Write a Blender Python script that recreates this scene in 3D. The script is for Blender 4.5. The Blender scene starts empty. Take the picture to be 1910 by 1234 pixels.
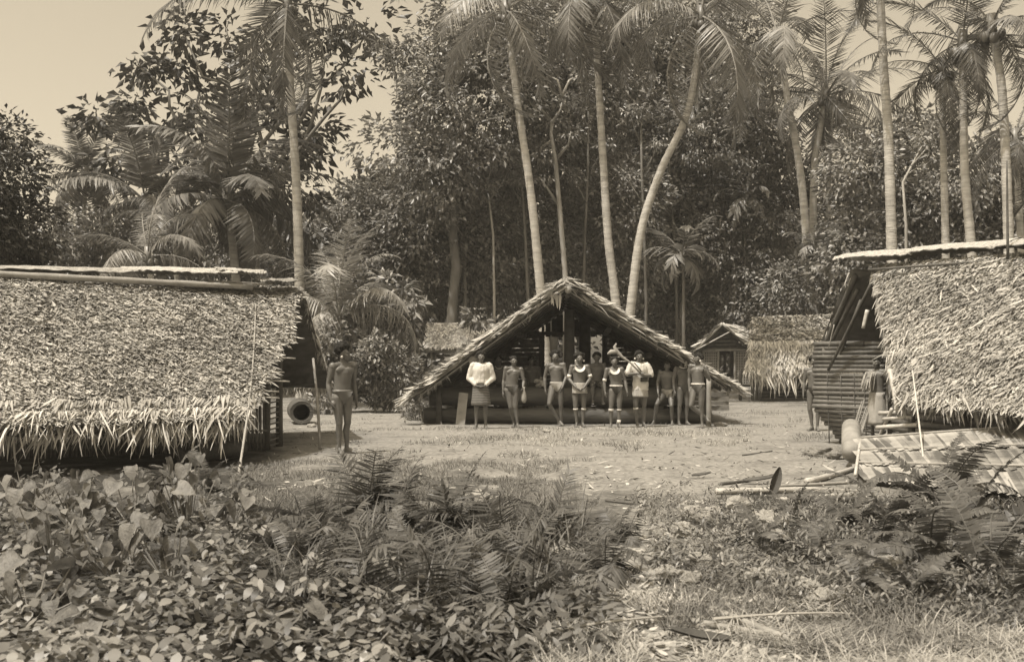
import bpy, math, random
import numpy as np
from mathutils import Vector, Matrix, noise as mnoise
R = math.radians
rng = np.random.default_rng(7)
random.seed(7)
S = bpy.context.scene
COL = S.collection

# ------------------------------------------------------------------ camera, sky, sun, exposure
F, CH, HY, CX = 2000.0, 1.4, 673.0, 955.0      # focal length in photo pixels, camera height, horizon row, centre column
cam = bpy.data.cameras.new('camera')
cam.sensor_width = 36.0
cam.lens = 36.0 * F / 1910.0
cam.shift_y = (HY - 617.0) / 1910.0
cam.clip_start, cam.clip_end = 0.1, 900.0
cam.dof.use_dof = True
cam.dof.focus_distance = 20.0
cam.dof.aperture_fstop = 4.5
camo = bpy.data.objects.new('camera', cam)
camo.location = (0, 0, CH)
camo.rotation_euler = (R(90), 0, 0)
COL.objects.link(camo)
S.camera = camo

SUN_EL, SUN_AZ = R(65), R(228)                  # azimuth clockwise from +Y: behind the camera, to its left
sdir = Vector((math.sin(SUN_AZ) * math.cos(SUN_EL), math.cos(SUN_AZ) * math.cos(SUN_EL), math.sin(SUN_EL)))
W = bpy.data.worlds.new('World')
S.world = W
W.use_nodes = True
nt = W.node_tree
bg = nt.nodes['Background']
sky = nt.nodes.new('ShaderNodeTexSky')
sky.sky_type = 'NISHITA'
sky.sun_disc = False
sky.sun_elevation = SUN_EL
sky.sun_rotation = SUN_AZ
sky.dust_density = 4.0
sky.air_density = 1.0
bw = nt.nodes.new('ShaderNodeRGBToBW')
tint = nt.nodes.new('ShaderNodeMix')
tint.data_type = 'RGBA'
tint.blend_type = 'MULTIPLY'
tint.inputs[0].default_value = 1.0
tint.inputs[7].default_value = (1.0, 0.855, 0.63, 1)  # the plate is monochrome, printed on warm paper
nt.links.new(sky.outputs[0], bw.inputs[0])
nt.links.new(bw.outputs[0], tint.inputs[6])
nt.links.new(tint.outputs[2], bg.inputs[0])
bg.inputs[1].default_value = 0.132
sl = bpy.data.lights.new('sun', 'SUN')
sl.energy = 2.35
sl.angle = R(1.2)
sl.color = (1.0, 0.94, 0.855)
so = bpy.data.objects.new('sun', sl)
so.rotation_euler = sdir.to_track_quat('Z', 'Y').to_euler()
so.location = (-20, -20, 40)
COL.objects.link(so)
S.view_settings.view_transform = 'Standard'
S.view_settings.look = 'None'
S.view_settings.exposure = 1.06
S.view_settings.gamma = 1.0
S.cycles.max_bounces = 6
S.cycles.transparent_max_bounces = 4

# ------------------------------------------------------------------ helpers
def gz(x, y):
    """height of the ground"""
    z = 0.03 * max(0.0, y - 32.0) if y < 120 else 2.64
    if y < 60:
        z += 0.035 * mnoise.noise(Vector((x * 0.35, y * 0.35, 0.3))) + 0.012 * mnoise.noise(Vector((x * 1.7, y * 1.7, 3.1)))
    return z

def P(px, py, d):
    return Vector(((px - CX) / F * d, d, CH + (HY - py) / F * d))

def G(px, py):
    """ground point seen at a photo pixel"""
    d = CH * F / max(py - HY, 6.0)
    for _ in range(6):
        z = gz((px - CX) / F * d, d)
        d = 0.5 * d + 0.5 * (CH - z) * F / max(py - HY, 6.0)
    x = (px - CX) / F * d
    return Vector((x, d, gz(x, d)))

def on_ground(x, y, dz=0.0):
    return Vector((x, y, gz(x, y) + dz))

def tag(o, label=None, cat=None, group=None, kind=None):
    if label: o['label'] = label
    if cat: o['category'] = cat
    if group: o['group'] = group
    if kind: o['kind'] = kind
    return o

def link(o, parent=None):
    COL.objects.link(o)
    if parent is not None: o.parent = parent
    return o

def empty(name, loc=(0, 0, 0), rz=0.0, label=None, cat=None, group=None):
    o = bpy.data.objects.new(name, None)
    o.empty_display_size = 0.1
    o.location = loc
    o.rotation_euler = (0, 0, rz)
    link(o)
    return tag(o, label, cat, group)

def put(name, me, parent=None, loc=(0, 0, 0), rot=(0, 0, 0), sc=(1, 1, 1)):
    o = bpy.data.objects.new(name, me)
    o.location = loc
    o.rotation_euler = rot
    o.scale = sc if not isinstance(sc, (int, float)) else (sc, sc, sc)
    return link(o, parent)

def fastmesh(name, V, faces_n, idx, mat, tone=None, smooth=False):
    """mesh from arrays: V (n,3); idx flat indices of polygons that all have faces_n corners"""
    me = bpy.data.meshes.new(name)
    V = np.asarray(V, dtype=np.float32)
    idx = np.asarray(idx, dtype=np.int32).ravel()
    npoly = len(idx) // faces_n
    me.vertices.add(len(V)); me.vertices.foreach_set('co', V.ravel())
    me.loops.add(len(idx)); me.loops.foreach_set('vertex_index', idx)
    me.polygons.add(npoly)
    me.polygons.foreach_set('loop_start', np.arange(0, len(idx), faces_n, dtype=np.int32))
    me.polygons.foreach_set('loop_total', np.full(npoly, faces_n, dtype=np.int32))
    if smooth: me.polygons.foreach_set('use_smooth', np.ones(npoly, dtype=bool))
    if tone is not None:
        a = me.attributes.new('tone', 'FLOAT', 'POINT')
        a.data.foreach_set('value', np.asarray(tone, dtype=np.float32))
    me.update(calc_edges=True)
    if mat: me.materials.append(mat)
    return me

def nrm(a):
    a = np.asarray(a, dtype=float)
    return a / np.maximum(np.linalg.norm(a, axis=-1, keepdims=True), 1e-9)

def leaves_arrays(c, d, n, L, Wd, tone, fold=0.25):
    """diamond leaves folded on the midrib: c base points, d directions, n normals"""
    d = nrm(d); s = nrm(np.cross(n, d)); n = nrm(np.cross(d, s))
    L = np.asarray(L)[:, None]; Wd = np.asarray(Wd)[:, None]
    b = c; t = c + d * L - n * L * 0.15
    m = c + d * L * 0.45 + n * Wd * fold
    l = m + s * Wd * 0.5; r = m - s * Wd * 0.5
    mid = c + d * L * 0.45
    N = len(c)
    V = np.stack([b, l, t, r], 1).reshape(-1, 3)
    i = np.arange(N)[:, None] * 4
    idx = np.concatenate([i + 0, i + 2, i + 1, i + 0, i + 3, i + 2], 1)
    return V, idx, np.repeat(np.asarray(tone), 4)

def leaf_mesh(name, c, d, n, L, Wd, tone, mat, fold=0.25):
    V, idx, t = leaves_arrays(c, d, n, L, Wd, tone, fold)
    return fastmesh(name, V, 3, idx, mat, t)

def strips_arrays(b, d, n, L, Wd, curl, tone, prof=(0.5, 1.0, 0.8, 0.08)):
    d = nrm(d); s = nrm(np.cross(n, d)); n = nrm(np.cross(d, s))
    N = len(b); k = len(prof)
    L = np.broadcast_to(np.asarray(L, float), (N,)); Wd = np.broadcast_to(np.asarray(Wd, float), (N,))
    curl = np.broadcast_to(np.asarray(curl, float), (N,))
    V = np.zeros((N, k * 2, 3))
    for j, w in enumerate(prof):
        u = j / (k - 1)
        p = b + d * (L * u)[:, None] + n * (curl * L * u * u)[:, None]
        h = s * (Wd * w * 0.5)[:, None]
        V[:, 2 * j] = p - h; V[:, 2 * j + 1] = p + h
    i = (np.arange(N) * k * 2)[:, None]
    q = []
    for j in range(k - 1):
        q += [i + 2 * j, i + 2 * j + 1, i + 2 * j + 3, i + 2 * j + 2]
    return V.reshape(-1, 3), np.concatenate(q, 1), np.repeat(np.broadcast_to(np.asarray(tone, float), (N,)), k * 2)

def strip_mesh(name, b, d, n, L, Wd, curl, tone, mat, prof=(0.5, 1.0, 0.8, 0.08)):
    V, idx, t = strips_arrays(b, d, n, L, Wd, curl, tone, prof)
    return fastmesh(name, V, 4, idx, mat, t)

class MB:
    """collects shapes into ONE mesh"""
    def __init__(s):
        s.v = []; s.f = []; s.t = []
    def add(s, v, f, tone=0.5):
        n = len(s.v)
        s.v += [tuple(p) for p in v]
        s.f += [tuple(i + n for i in q) for q in f]
        s.t += [tone] * len(v)
        return s
    def tube(s, pts, rad, seg=8, tone=0.5, cap=True, flat=1.0, jit=0.0):
        pts = [Vector(p) for p in pts]
        if isinstance(rad, (int, float)): rad = [rad] * len(pts)
        V = []; Fc = []
        up = None
        for i, p in enumerate(pts):
            t = (pts[min(i + 1, len(pts) - 1)] - pts[max(i - 1, 0)]).normalized()
            if up is None:
                up = Vector((0, 0, 1)) if abs(t.z) < 0.9 else Vector((0, 1, 0))
            a = t.cross(up).normalized(); b = a.cross(t).normalized(); up = b
            for k in range(seg):
                an = 2 * math.pi * k / seg
                r = rad[i] * (1 + (random.uniform(-jit, jit) if jit else 0))
                V.append(p + a * math.cos(an) * r + b * math.sin(an) * r * flat)
        for i in range(len(pts) - 1):
            for k in range(seg):
                k2 = (k + 1) % seg
                Fc.append((i * seg + k, i * seg + k2, (i + 1) * seg + k2, (i + 1) * seg + k))
        if cap:
            Fc.append(tuple(range(seg - 1, -1, -1)))
            Fc.append(tuple(range((len(pts) - 1) * seg, len(pts) * seg)))
        return s.add(V, Fc, tone)
    def box(s, c, size, ax=None, tone=0.5):
        c = Vector(c); M = ax or Matrix.Identity(3)
        V = [c + M @ Vector((x * size[0] / 2, y * size[1] / 2, z * size[2] / 2)) for z in (-1, 1) for y in (-1, 1) for x in (-1, 1)]
        return s.add(V, [(0, 2, 3, 1), (4, 5, 7, 6), (0, 1, 5, 4), (2, 6, 7, 3), (0, 4, 6, 2), (1, 3, 7, 5)], tone)
    def loft(s, secs, seg=16, tone=0.5, cap=True, wob=None):
        """secs: (point, rx, ry) horizontal ellipses"""
        V = []; Fc = []
        for i, (p, rx, ry) in enumerate(secs):
            for k in range(seg):
                an = 2 * math.pi * k / seg
                w = 1.0 if wob is None else wob(i, an)
                V.append((p[0] + rx * w * math.cos(an), p[1] + ry * w * math.sin(an), p[2]))
        n = len(secs)
        for i in range(n - 1):
            for k in range(seg):
                k2 = (k + 1) % seg
                Fc.append((i * seg + k, i * seg + k2, (i + 1) * seg + k2, (i + 1) * seg + k))
        if cap:
            Fc.append(tuple(range(seg - 1, -1, -1))); Fc.append(tuple(range((n - 1) * seg, n * seg)))
        return s.add(V, Fc, tone)
    def ell(s, c, r, seg=12, rings=8, tone=0.5, M=None):
        V = []; Fc = []
        c = Vector(c)
        if isinstance(r, (int, float)): r = (r, r, r)
        for i in range(rings + 1):
            th = math.pi * i / rings
            for k in range(seg):
                ph = 2 * math.pi * k / seg
                v = Vector((r[0] * math.sin(th) * math.cos(ph), r[1] * math.sin(th) * math.sin(ph), r[2] * math.cos(th)))
                V.append(c + (M @ v if M else v))
        for i in range(rings):
            for k in range(seg):
                k2 = (k + 1) % seg
                Fc.append((i * seg + k, (i + 1) * seg + k, (i + 1) * seg + k2, i * seg + k2))
        return s.add(V, Fc, tone)
    def cone(s, a, ra, b, rb, seg=10, tone=0.5):
        """capsule with two radii"""
        a = Vector(a); b = Vector(b); t = (b - a); L = t.length
        if L < 1e-6: return s
        t /= L
        pts = [a - t * ra * 0.98, a - t * ra * 0.7, a, b, b + t * rb * 0.7, b + t * rb * 0.98]
        return s.tube(pts, [ra * 0.2, ra * 0.71, ra, rb, rb * 0.71, rb * 0.2], seg, tone)
    def mesh(s, name, mat, smooth=False):
        me = bpy.data.meshes.new(name)
        me.from_pydata(s.v, [], s.f)
        a = me.attributes.new('tone', 'FLOAT', 'POINT')
        a.data.foreach_set('value', np.asarray(s.t, dtype=np.float32))
        if smooth: me.polygons.foreach_set('use_smooth', [True] * len(me.polygons))
        me.update()
        if mat: me.materials.append(mat)
        return me
    def build(s, name, mat, parent=None, smooth=False, loc=(0, 0, 0), rot=(0, 0, 0)):
        return put(name, s.mesh(name, mat, smooth), parent, loc, rot)

# ------------------------------------------------------------------ materials (warm greys of the print)
def T(v):
    return (v, v * 0.965, v * 0.895, 1)

def mat(name, lo, hi, rough=0.7, spec=0.3, scale=6.0, stretch=(1, 1, 1), bump=0.0, tone_amt=1.0, trans=0.0, detail=4.0, coord='Object', bscale=None):
    """colour = mix(lo, hi) driven by the per-piece tone and a noise"""
    m = bpy.data.materials.new(name)
    m.use_nodes = True
    t = m.node_tree; N = t.nodes; Lk = t.links
    bs = N['Principled BSDF']
    tc = N.new('ShaderNodeTexCoord')
    mp = N.new('ShaderNodeMapping'); mp.inputs['Scale'].default_value = stretch
    Lk.new(tc.outputs[coord], mp.inputs[0])
    nz = N.new('ShaderNodeTexNoise'); nz.inputs['Scale'].default_value = scale; nz.inputs['Detail'].default_value = detail
    Lk.new(mp.outputs[0], nz.inputs['Vector'])
    at = N.new('ShaderNodeAttribute'); at.attribute_name = 'tone'
    mm = N.new('ShaderNodeMath'); mm.operation = 'MULTIPLY_ADD'      # tone*amt + (noise stuff)
    sub = N.new('ShaderNodeMath'); sub.operation = 'MULTIPLY_ADD'; sub.inputs[1].default_value = 1.6; sub.inputs[2].default_value = -0.3 - 0.5 * tone_amt
    Lk.new(nz.outputs[0], sub.inputs[0])
    Lk.new(at.outputs['Fac'], mm.inputs[0]); mm.inputs[1].default_value = tone_amt
    Lk.new(sub.outputs[0], mm.inputs[2])
    mm.use_clamp = True
    rp = N.new('ShaderNodeMix'); rp.data_type = 'RGBA'
    rp.inputs[6].default_value = T(lo); rp.inputs[7].default_value = T(hi)
    Lk.new(mm.outputs[0], rp.inputs[0])
    Lk.new(rp.outputs[2], bs.inputs['Base Color'])
    bs.inputs['Roughness'].default_value = rough
    bs.inputs['Specular IOR Level'].default_value = spec
    if bump > 0:
        bn = N.new('ShaderNodeTexNoise'); bn.inputs['Scale'].default_value = bscale or scale * 4; bn.inputs['Detail'].default_value = 5
        Lk.new(mp.outputs[0], bn.inputs['Vector'])
        bm = N.new('ShaderNodeBump'); bm.inputs['Strength'].default_value = bump; bm.inputs['Distance'].default_value = 0.02
        Lk.new(bn.outputs[0], bm.inputs['Height'])
        Lk.new(bm.outputs[0], bs.inputs['Normal'])
    if trans > 0:
        tr = N.new('ShaderNodeBsdfTranslucent')
        Lk.new(rp.outputs[2], tr.inputs[0])
        mx = N.new('ShaderNodeMixShader'); mx.inputs[0].default_value = trans
        Lk.new(bs.outputs[0], mx.inputs[1]); Lk.new(tr.outputs[0], mx.inputs[2])
        Lk.new(mx.outputs[0], N['Material Output'].inputs[0])
    return m

def stripe_mat(name, a, b, axis, freq, rough=0.9, warp=0.4):
    m = bpy.data.materials.new(name); m.use_nodes = True
    t = m.node_tree; N = t.nodes; Lk = t.links
    tc = N.new('ShaderNodeTexCoord')
    wv = N.new('ShaderNodeTexWave'); wv.wave_type = 'BANDS'; wv.bands_direction = axis
    wv.inputs['Scale'].default_value = freq; wv.inputs['Distortion'].default_value = warp; wv.inputs['Detail'].default_value = 1
    Lk.new(tc.outputs['Object'], wv.inputs[0])
    rp = N.new('ShaderNodeMix'); rp.data_type = 'RGBA'
    rp.inputs[6].default_value = T(a); rp.inputs[7].default_value = T(b)
    Lk.new(wv.outputs['Fac'], rp.inputs[0])
    Lk.new(rp.outputs[2], N['Principled BSDF'].inputs['Base Color'])
    N['Principled BSDF'].inputs['Roughness'].default_value = rough
    return m

M = dict(
    forest=mat('forest_leaf', 0.07, 0.30, 0.42, 0.55, 0.5, tone_amt=0.9, trans=0.22),
    forest2=mat('pale_forest_leaf', 0.10, 0.38, 0.42, 0.55, 0.5, tone_amt=0.9, trans=0.25),
    bread=mat('breadfruit_leaf', 0.03, 0.10, 0.45, 0.45, 0.6, tone_amt=0.9, trans=0.15),
    shrub=mat('shrub_leaf', 0.08, 0.32, 0.42, 0.5, 1.0, tone_amt=0.9, trans=0.2),
    palm=mat('palm_leaf', 0.07, 0.23, 0.45, 0.5, 0.8, tone_amt=0.8, trans=0.25),
    palm_pale=mat('pale_palm_leaf', 0.12, 0.34, 0.45, 0.5, 0.8, tone_amt=0.8, trans=0.25),
    palm_bright=mat('young_palm_leaf', 0.18, 0.42, 0.45, 0.5, 0.8, tone_amt=0.8, trans=0.25),
    rachis=mat('leaf_stalk', 0.12, 0.3, 0.6, 0.3, 5),
    trunk=mat('palm_trunk', 0.24, 0.56, 0.85, 0.2, 2.2, (1, 1, 5), 1.0, 0.3, bscale=6),
    bark=mat('tree_bark', 0.10, 0.28, 0.9, 0.1, 3.0, (1, 1, 0.4), 0.6, 0.3),
    palebark=mat('pale_bark', 0.26, 0.50, 0.9, 0.1, 3.0, (1, 1, 0.4), 0.5, 0.3),
    thatch=mat('thatch_leaf', 0.19, 0.48, 0.75, 0.25, 4.0, bump=0.3, tone_amt=1.0, trans=0.1),
    thatch_pale=mat('pale_thatch_leaf', 0.26, 0.60, 0.75, 0.25, 4.0, bump=0.3, tone_amt=0.9, trans=0.1),
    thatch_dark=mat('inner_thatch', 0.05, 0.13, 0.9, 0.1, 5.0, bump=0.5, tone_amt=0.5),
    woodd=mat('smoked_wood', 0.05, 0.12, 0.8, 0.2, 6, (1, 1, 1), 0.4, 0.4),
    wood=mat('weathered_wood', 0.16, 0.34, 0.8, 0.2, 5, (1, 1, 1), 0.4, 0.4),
    log=mat('smooth_log', 0.035, 0.11, 0.65, 0.35, 5, (0.25, 1.6, 1.6), 0.8, 0.4),
    barksheet=mat('bark_sheet', 0.20, 0.56, 0.85, 0.2, 5, (0.25, 9, 9), 0.9, 0.5),
    bamboo=mat('bamboo', 0.07, 0.17, 0.5, 0.4, 5, (0.4, 3, 3), 0.2, 0.5),
    bamboo_pale=mat('pale_bamboo', 0.28, 0.50, 0.5, 0.4, 5, (0.4, 3, 3), 0.2, 0.5),
    panel=mat('plaited_leaf', 0.09, 0.36, 0.7, 0.25, 5, (1, 1, 1), 0.3, 0.9, trans=0.05),
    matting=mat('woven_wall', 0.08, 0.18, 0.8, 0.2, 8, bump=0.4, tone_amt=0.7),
    skin=mat('skin', 0.085, 0.155, 0.45, 0.4, 9, bump=0.05, tone_amt=0.2),
    hair=mat('hair', 0.018, 0.045, 0.95, 0.1, 30, bump=0.8, tone_amt=0.2),
    cloth=mat('white_cloth', 0.46, 0.60, 0.9, 0.1, 10, bump=0.25, tone_amt=0.2, bscale=14),
    cloth_grey=mat('grey_cloth', 0.26, 0.38, 0.9, 0.1, 10, bump=0.3, tone_amt=0.2, bscale=14),
    shell=mat('white_shell', 0.52, 0.66, 0.4, 0.5, 20, tone_amt=0.2),
    fibre=mat('plaited_fibre', 0.22, 0.4, 0.9, 0.1, 40, bump=0.6, tone_amt=0.2),
    dark=mat('dark_cloth', 0.04, 0.08, 0.9, 0.1, 10, bump=0.2, tone_amt=0.2),
    eye=mat('eye_white', 0.10, 0.14, 0.3, 0.5, 10, tone_amt=0.1),
    kilt=stripe_mat('striped_kilt', 0.03, 0.20, 'Z', 9.0, warp=2.5),
    apron=stripe_mat('striped_apron', 0.06, 0.55, 'X', 13.0, warp=1.8),
    grass=mat('grass_blade', 0.08, 0.26, 0.6, 0.3, 0.7, tone_amt=0.9, trans=0.25),
    drygrass=mat('dry_grass', 0.22, 0.46, 0.7, 0.2, 0.9, tone_amt=0.9, trans=0.2),
    fern=mat('fern_leaf', 0.035, 0.17, 0.5, 0.4, 1.2, tone_amt=0.8, trans=0.25),
    broad=mat('broad_leaf', 0.06, 0.22, 0.5, 0.4, 14.0, tone_amt=0.7, trans=0.22, bump=0.5),
    creeper=mat('creeper_leaf', 0.04, 0.26, 0.45, 0.45, 1.5, tone_amt=1.0, trans=0.2),
    litter=mat('leaf_litter', 0.06, 0.42, 0.9, 0.1, 3, tone_amt=1.2),
    stone=mat('coral_stone', 0.22, 0.48, 0.95, 0.1, 8, bump=0.8, tone_amt=0.4),
    greystone=mat('grey_stone', 0.14, 0.28, 0.95, 0.1, 8, bump=0.8, tone_amt=0.4),
)

# ------------------------------------------------------------------ ground
def bareness(x, y):
    """1 = trodden earth, 0 = soil under plants"""
    if y < 1.0: return 0.2
    px = CX + x / y * F; py = HY + CH / y * F
    n = mnoise.noise(Vector((x * 0.6, y * 0.6, 9.0))) * 0.6 + mnoise.noise(Vector((x * 1.9, y * 1.9, 2.0))) * 0.35
    e1 = (py - 740) / 25.0
    lim = 925 + 25 * math.sin(px / 160.0)
    e2 = (lim - py) / 45.0
    c = min(e1, e2, (px - 500) / 60.0, (1640 - px) / 60.0) if py > 715 else -1
    g = (880 - py) / 40.0 if px < 900 else 9
    c = min(c, g + 0.4)
    path = 1.2 - abs(px - (1215 + (py - 950) * 0.12)) / (45 + (py - 900) * 0.22) if py > 880 else -1
    if py > 1120: path = max(path, (py - 1110) / 70.0 - 0.4 if 1150 < px else -1)
    far = 0.7 if (y > 26 and 1300 < px < 1640 and y < 44) else -1
    return min(1.0, max(0.0, 0.5 + 0.5 * max(c, path, far) + n * 0.8))

def axis(lo, hi, step, far, growth=1.35):
    a = list(np.arange(lo, hi + 1e-6, step)); s = step
    left = []; p = lo
    while p > -far:
        s *= growth; p -= s; left.append(p)
    s = step; right = []; p = hi
    while p < far:
        s *= growth; p += s; right.append(p)
    return left[::-1] + a + right
xs = axis(-9, 9, 0.12, 110); ys = axis(3.5, 30, 0.14, 120)
ys = [y for y in ys if y > -60]
nx, ny = len(xs), len(ys)
V = np.array([(x, y, gz(x, y)) for y in ys for x in xs])
ii = (np.arange(ny - 1)[:, None] * nx + np.arange(nx - 1)[None, :]).ravel()
idx = np.stack([ii, ii + 1, ii + nx + 1, ii + nx], 1)
gtone = np.array([bareness(x, y) for y in ys for x in xs])

gm = bpy.data.materials.new('trodden_earth'); gm.use_nodes = True
t = gm.node_tree; N = t.nodes; Lk = t.links
tc = N.new('ShaderNodeTexCoord'); at = N.new('ShaderNodeAttribute'); at.attribute_name = 'tone'
n1 = N.new('ShaderNodeTexNoise'); n1.inputs['Scale'].default_value = 1.3; n1.inputs['Detail'].default_value = 9; n1.inputs['Roughness'].default_value = 0.65
n2 = N.new('ShaderNodeTexNoise'); n2.inputs['Scale'].default_value = 14; n2.inputs['Detail'].default_value = 6
vo = N.new('ShaderNodeTexVoronoi'); vo.inputs['Scale'].default_value = 11
for q in (n1, n2, vo): Lk.new(tc.outputs['Object'], q.inputs['Vector'])
m1 = N.new('ShaderNodeMix'); m1.data_type = 'RGBA'; m1.inputs[6].default_value = T(0.045); m1.inputs[7].default_value = T(0.25)
a1 = N.new('ShaderNodeMath'); a1.operation = 'MULTIPLY_ADD'; a1.inputs[1].default_value = 2.4; a1.inputs[2].default_value = -1.22; a1.use_clamp = False
Lk.new(n1.outputs[0], a1.inputs[0])
a2 = N.new('ShaderNodeMath'); a2.operation = 'ADD'; a2.use_clamp = True
Lk.new(a1.outputs[0], a2.inputs[0]); Lk.new(at.outputs['Fac'], a2.inputs[1]); Lk.new(a2.outputs[0], m1.inputs[0])
rr = N.new('ShaderNodeMapRange'); rr.inputs[1].default_value = 0.3; rr.inputs[2].default_value = 0.75; rr.inputs[3].default_value = 0.62; rr.inputs[4].default_value = 1.2
Lk.new(n2.outputs[0], rr.inputs[0])
m2 = N.new('ShaderNodeVectorMath'); m2.operation = 'SCALE'
Lk.new(m1.outputs[2], m2.inputs[0]); Lk.new(rr.outputs[0], m2.inputs['Scale'])
Lk.new(m2.outputs[0], N['Principled BSDF'].inputs['Base Color'])
N['Principled BSDF'].inputs['Roughness'].default_value = 0.95
N['Principled BSDF'].inputs['Specular IOR Level'].default_value = 0.1
bm = N.new('ShaderNodeBump'); bm.inputs['Strength'].default_value = 0.7; bm.inputs['Distance'].default_value = 0.04
Lk.new(n2.outputs[0], bm.inputs['Height']); Lk.new(bm.outputs[0], N['Principled BSDF'].inputs['Normal'])
g = put('ground', fastmesh('ground', V, 4, idx, gm, gtone, True))
tag(g, 'trodden earth clearing with patches of grass between the huts', 'ground', kind='structure')

# ------------------------------------------------------------------ thatch
def bil(A, B, C_, D, u, v):
    """A ridge start, B ridge end, C_ eave end, D eave start; arrays u, v"""
    A, B, C_, D = (np.array(q) for q in (A, B, C_, D))
    u = np.asarray(u)[:, None]; v = np.asarray(v)[:, None]
    return (A * (1 - u) + B * u) * (1 - v) + (D * (1 - u) + C_ * u) * v

def patch_normal(A, B, C_, D):
    n = (Vector(B) - Vector(A)).cross(Vector(D) - Vector(A)).normalized()
    return -n if n.z < 0 else n

def roof_sheet(name, parent, A, B, C_, D, thick, m, nu=24, nv=16, wob=0.03, off=0.0):
    n = np.array(patch_normal(A, B, C_, D))
    uu, vv = np.meshgrid(np.linspace(0, 1, nu + 1), np.linspace(0, 1, nv + 1))
    top = bil(A, B, C_, D, uu.ravel(), vv.ravel()) + n * off
    top = top + n * (rng.normal(0, wob, len(top)))[:, None]
    bot = top - n * thick
    V = np.concatenate([top, bot]); K = len(top); w = nu + 1
    ii = (np.arange(nv)[:, None] * w + np.arange(nu)[None, :]).ravel()
    q1 = np.stack([ii, ii + 1, ii + w + 1, ii + w], 1)
    q2 = np.stack([ii + w, ii + w + 1, ii + 1, ii], 1) + K
    rim = [j for j in range(w)] + [w * j + nu for j in range(1, nv + 1)] + [nv * w + j for j in range(nu - 1, -1, -1)] + [w * j for j in range(nv - 1, 0, -1)]
    rim = np.array(rim); r2 = np.roll(rim, -1)
    q3 = np.stack([r2, rim, rim + K, r2 + K], 1)
    return put(name, fastmesh(name, V, 4, np.concatenate([q1, q2, q3]), m, rng.random(len(V))), parent)

def thatch(parent, A, B, C_, D, courses, per, L, Wd, m, yaw=0.35, lift=(0.0, 0.3), off=0.02, u0=0.0, u1=1.0, rag=0.02, v1=1.0, name='thatch', urag=None):
    n0 = np.array(patch_normal(A, B, C_, D))
    vs = []; us = []
    for c in range(courses):
        k = per
        vs.append((c + rng.normal(0, 0.22, k) + 0.25 * np.sin(np.arange(k) * 0.05 + c)) / courses * v1)
        us.append(rng.uniform(u0 - rag, u1 + rag, k))
    v = np.concatenate(vs); u = np.concatenate(us)
    if urag is not None:
        keep = u < urag(v); u = u[keep]; v = v[keep]
    b = bil(A, B, C_, D, u, v)
    e = 1e-2
    dv = nrm(bil(A, B, C_, D, u, v + e) - b); du = nrm(bil(A, B, C_, D, u + e, v) - b)
    k = len(u)
    d = nrm(dv + du * rng.normal(0, yaw, k)[:, None] + n0 * rng.uniform(0.02, 0.34, k)[:, None])
    nn = nrm(n0 + 0.45 * rng.normal(0, 1, (k, 3)))
    ph = np.array([mnoise.noise(Vector((q[0] * 0.9, q[1] * 0.9, q[2] * 2.0))) for q in b])
    lo = np.clip(rng.beta(2.4, 1.6, k) + 0.35 * ph, 0, 1)          # weathered and fresher patches
    me = strip_mesh(name, b + n0 * (off + rng.uniform(0, 0.03, k))[:, None], d, nn, L * rng.uniform(0.55, 1.35, k), Wd * rng.uniform(0.5, 1.4, k),
                    rng.uniform(-0.15, lift[1], k), lo, m, (0.55, 1.0, 0.85, 0.15))
    o = put(name, me, parent)
    # stray long leaves lying askew on top
    q = max(8, len(u) // 420); u2 = rng.uniform(0.02, 0.98, q); v2 = rng.uniform(0.02, 0.95, q)
    b2 = bil(A, B, C_, D, u2, v2) + n0 * 0.06
    d2 = nrm(np.array(C_) - np.array(B)) + nrm(np.array(B) - np.array(A)) * rng.normal(0, 1.2, q)[:, None]
    st_ = put('stray_leaves', strip_mesh('stray_leaves', b2, d2, n0 + rng.normal(0, 0.2, (q, 3)), L * rng.uniform(1.2, 2.6, q), Wd * rng.uniform(0.6, 1.3, q), rng.normal(0.0, 0.06, q), rng.random(q), m, (0.5, 1.0, 0.85, 0.15)), parent)
    tag(st_, kind='stuff')
    return tag(o, kind='stuff')

def leaf_variants(name, m, n, L, Wd, curl, seed):
    """a handful of drooping thatch leaves, along -Z, to be shared"""
    r = np.random.default_rng(seed); out = []
    for i in range(n):
        q = 8; b = np.zeros((q, 3)); b[:, 0] = r.normal(0, Wd * 0.55, q); b[:, 1] = r.normal(0, 0.012, q)
        d = np.stack([r.normal(0, 0.22, q), r.normal(-0.1, 0.14, q), -np.ones(q)], 1)
        nn = np.stack([r.normal(0, 0.6, q), -np.ones(q), r.normal(0, 0.2, q)], 1)
        out.append(strip_mesh(name, b, d, nn, L * r.uniform(0.35, 1.1, q), Wd * r.uniform(0.2, 0.5, q), r.normal(curl, 0.12, q), r.uniform(0.25, 1, q), m, (0.6, 1.0, 0.95, 0.7, 0.1)))
    return out

def fringe(parent, p0, p1, n, variants, face, tilt=0.5, sag=0.05, sc=(0.7, 1.3)):
    p0 = Vector(p0); p1 = Vector(p1)
    for i in range(n):
        u = (i + random.uniform(-0.4, 0.4)) / n
        p = p0.lerp(p1, u) + Vector((0, 0, random.uniform(-sag, sag)))
        s = random.uniform(*sc)
        put('thatch_leaf', variants[i % len(variants)], parent, p, (-tilt * random.uniform(0.1, 1.3), random.gauss(0, 0.2), face + random.gauss(0, 0.25)), (s, s, s * random.uniform(0.8, 1.2)))

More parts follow.
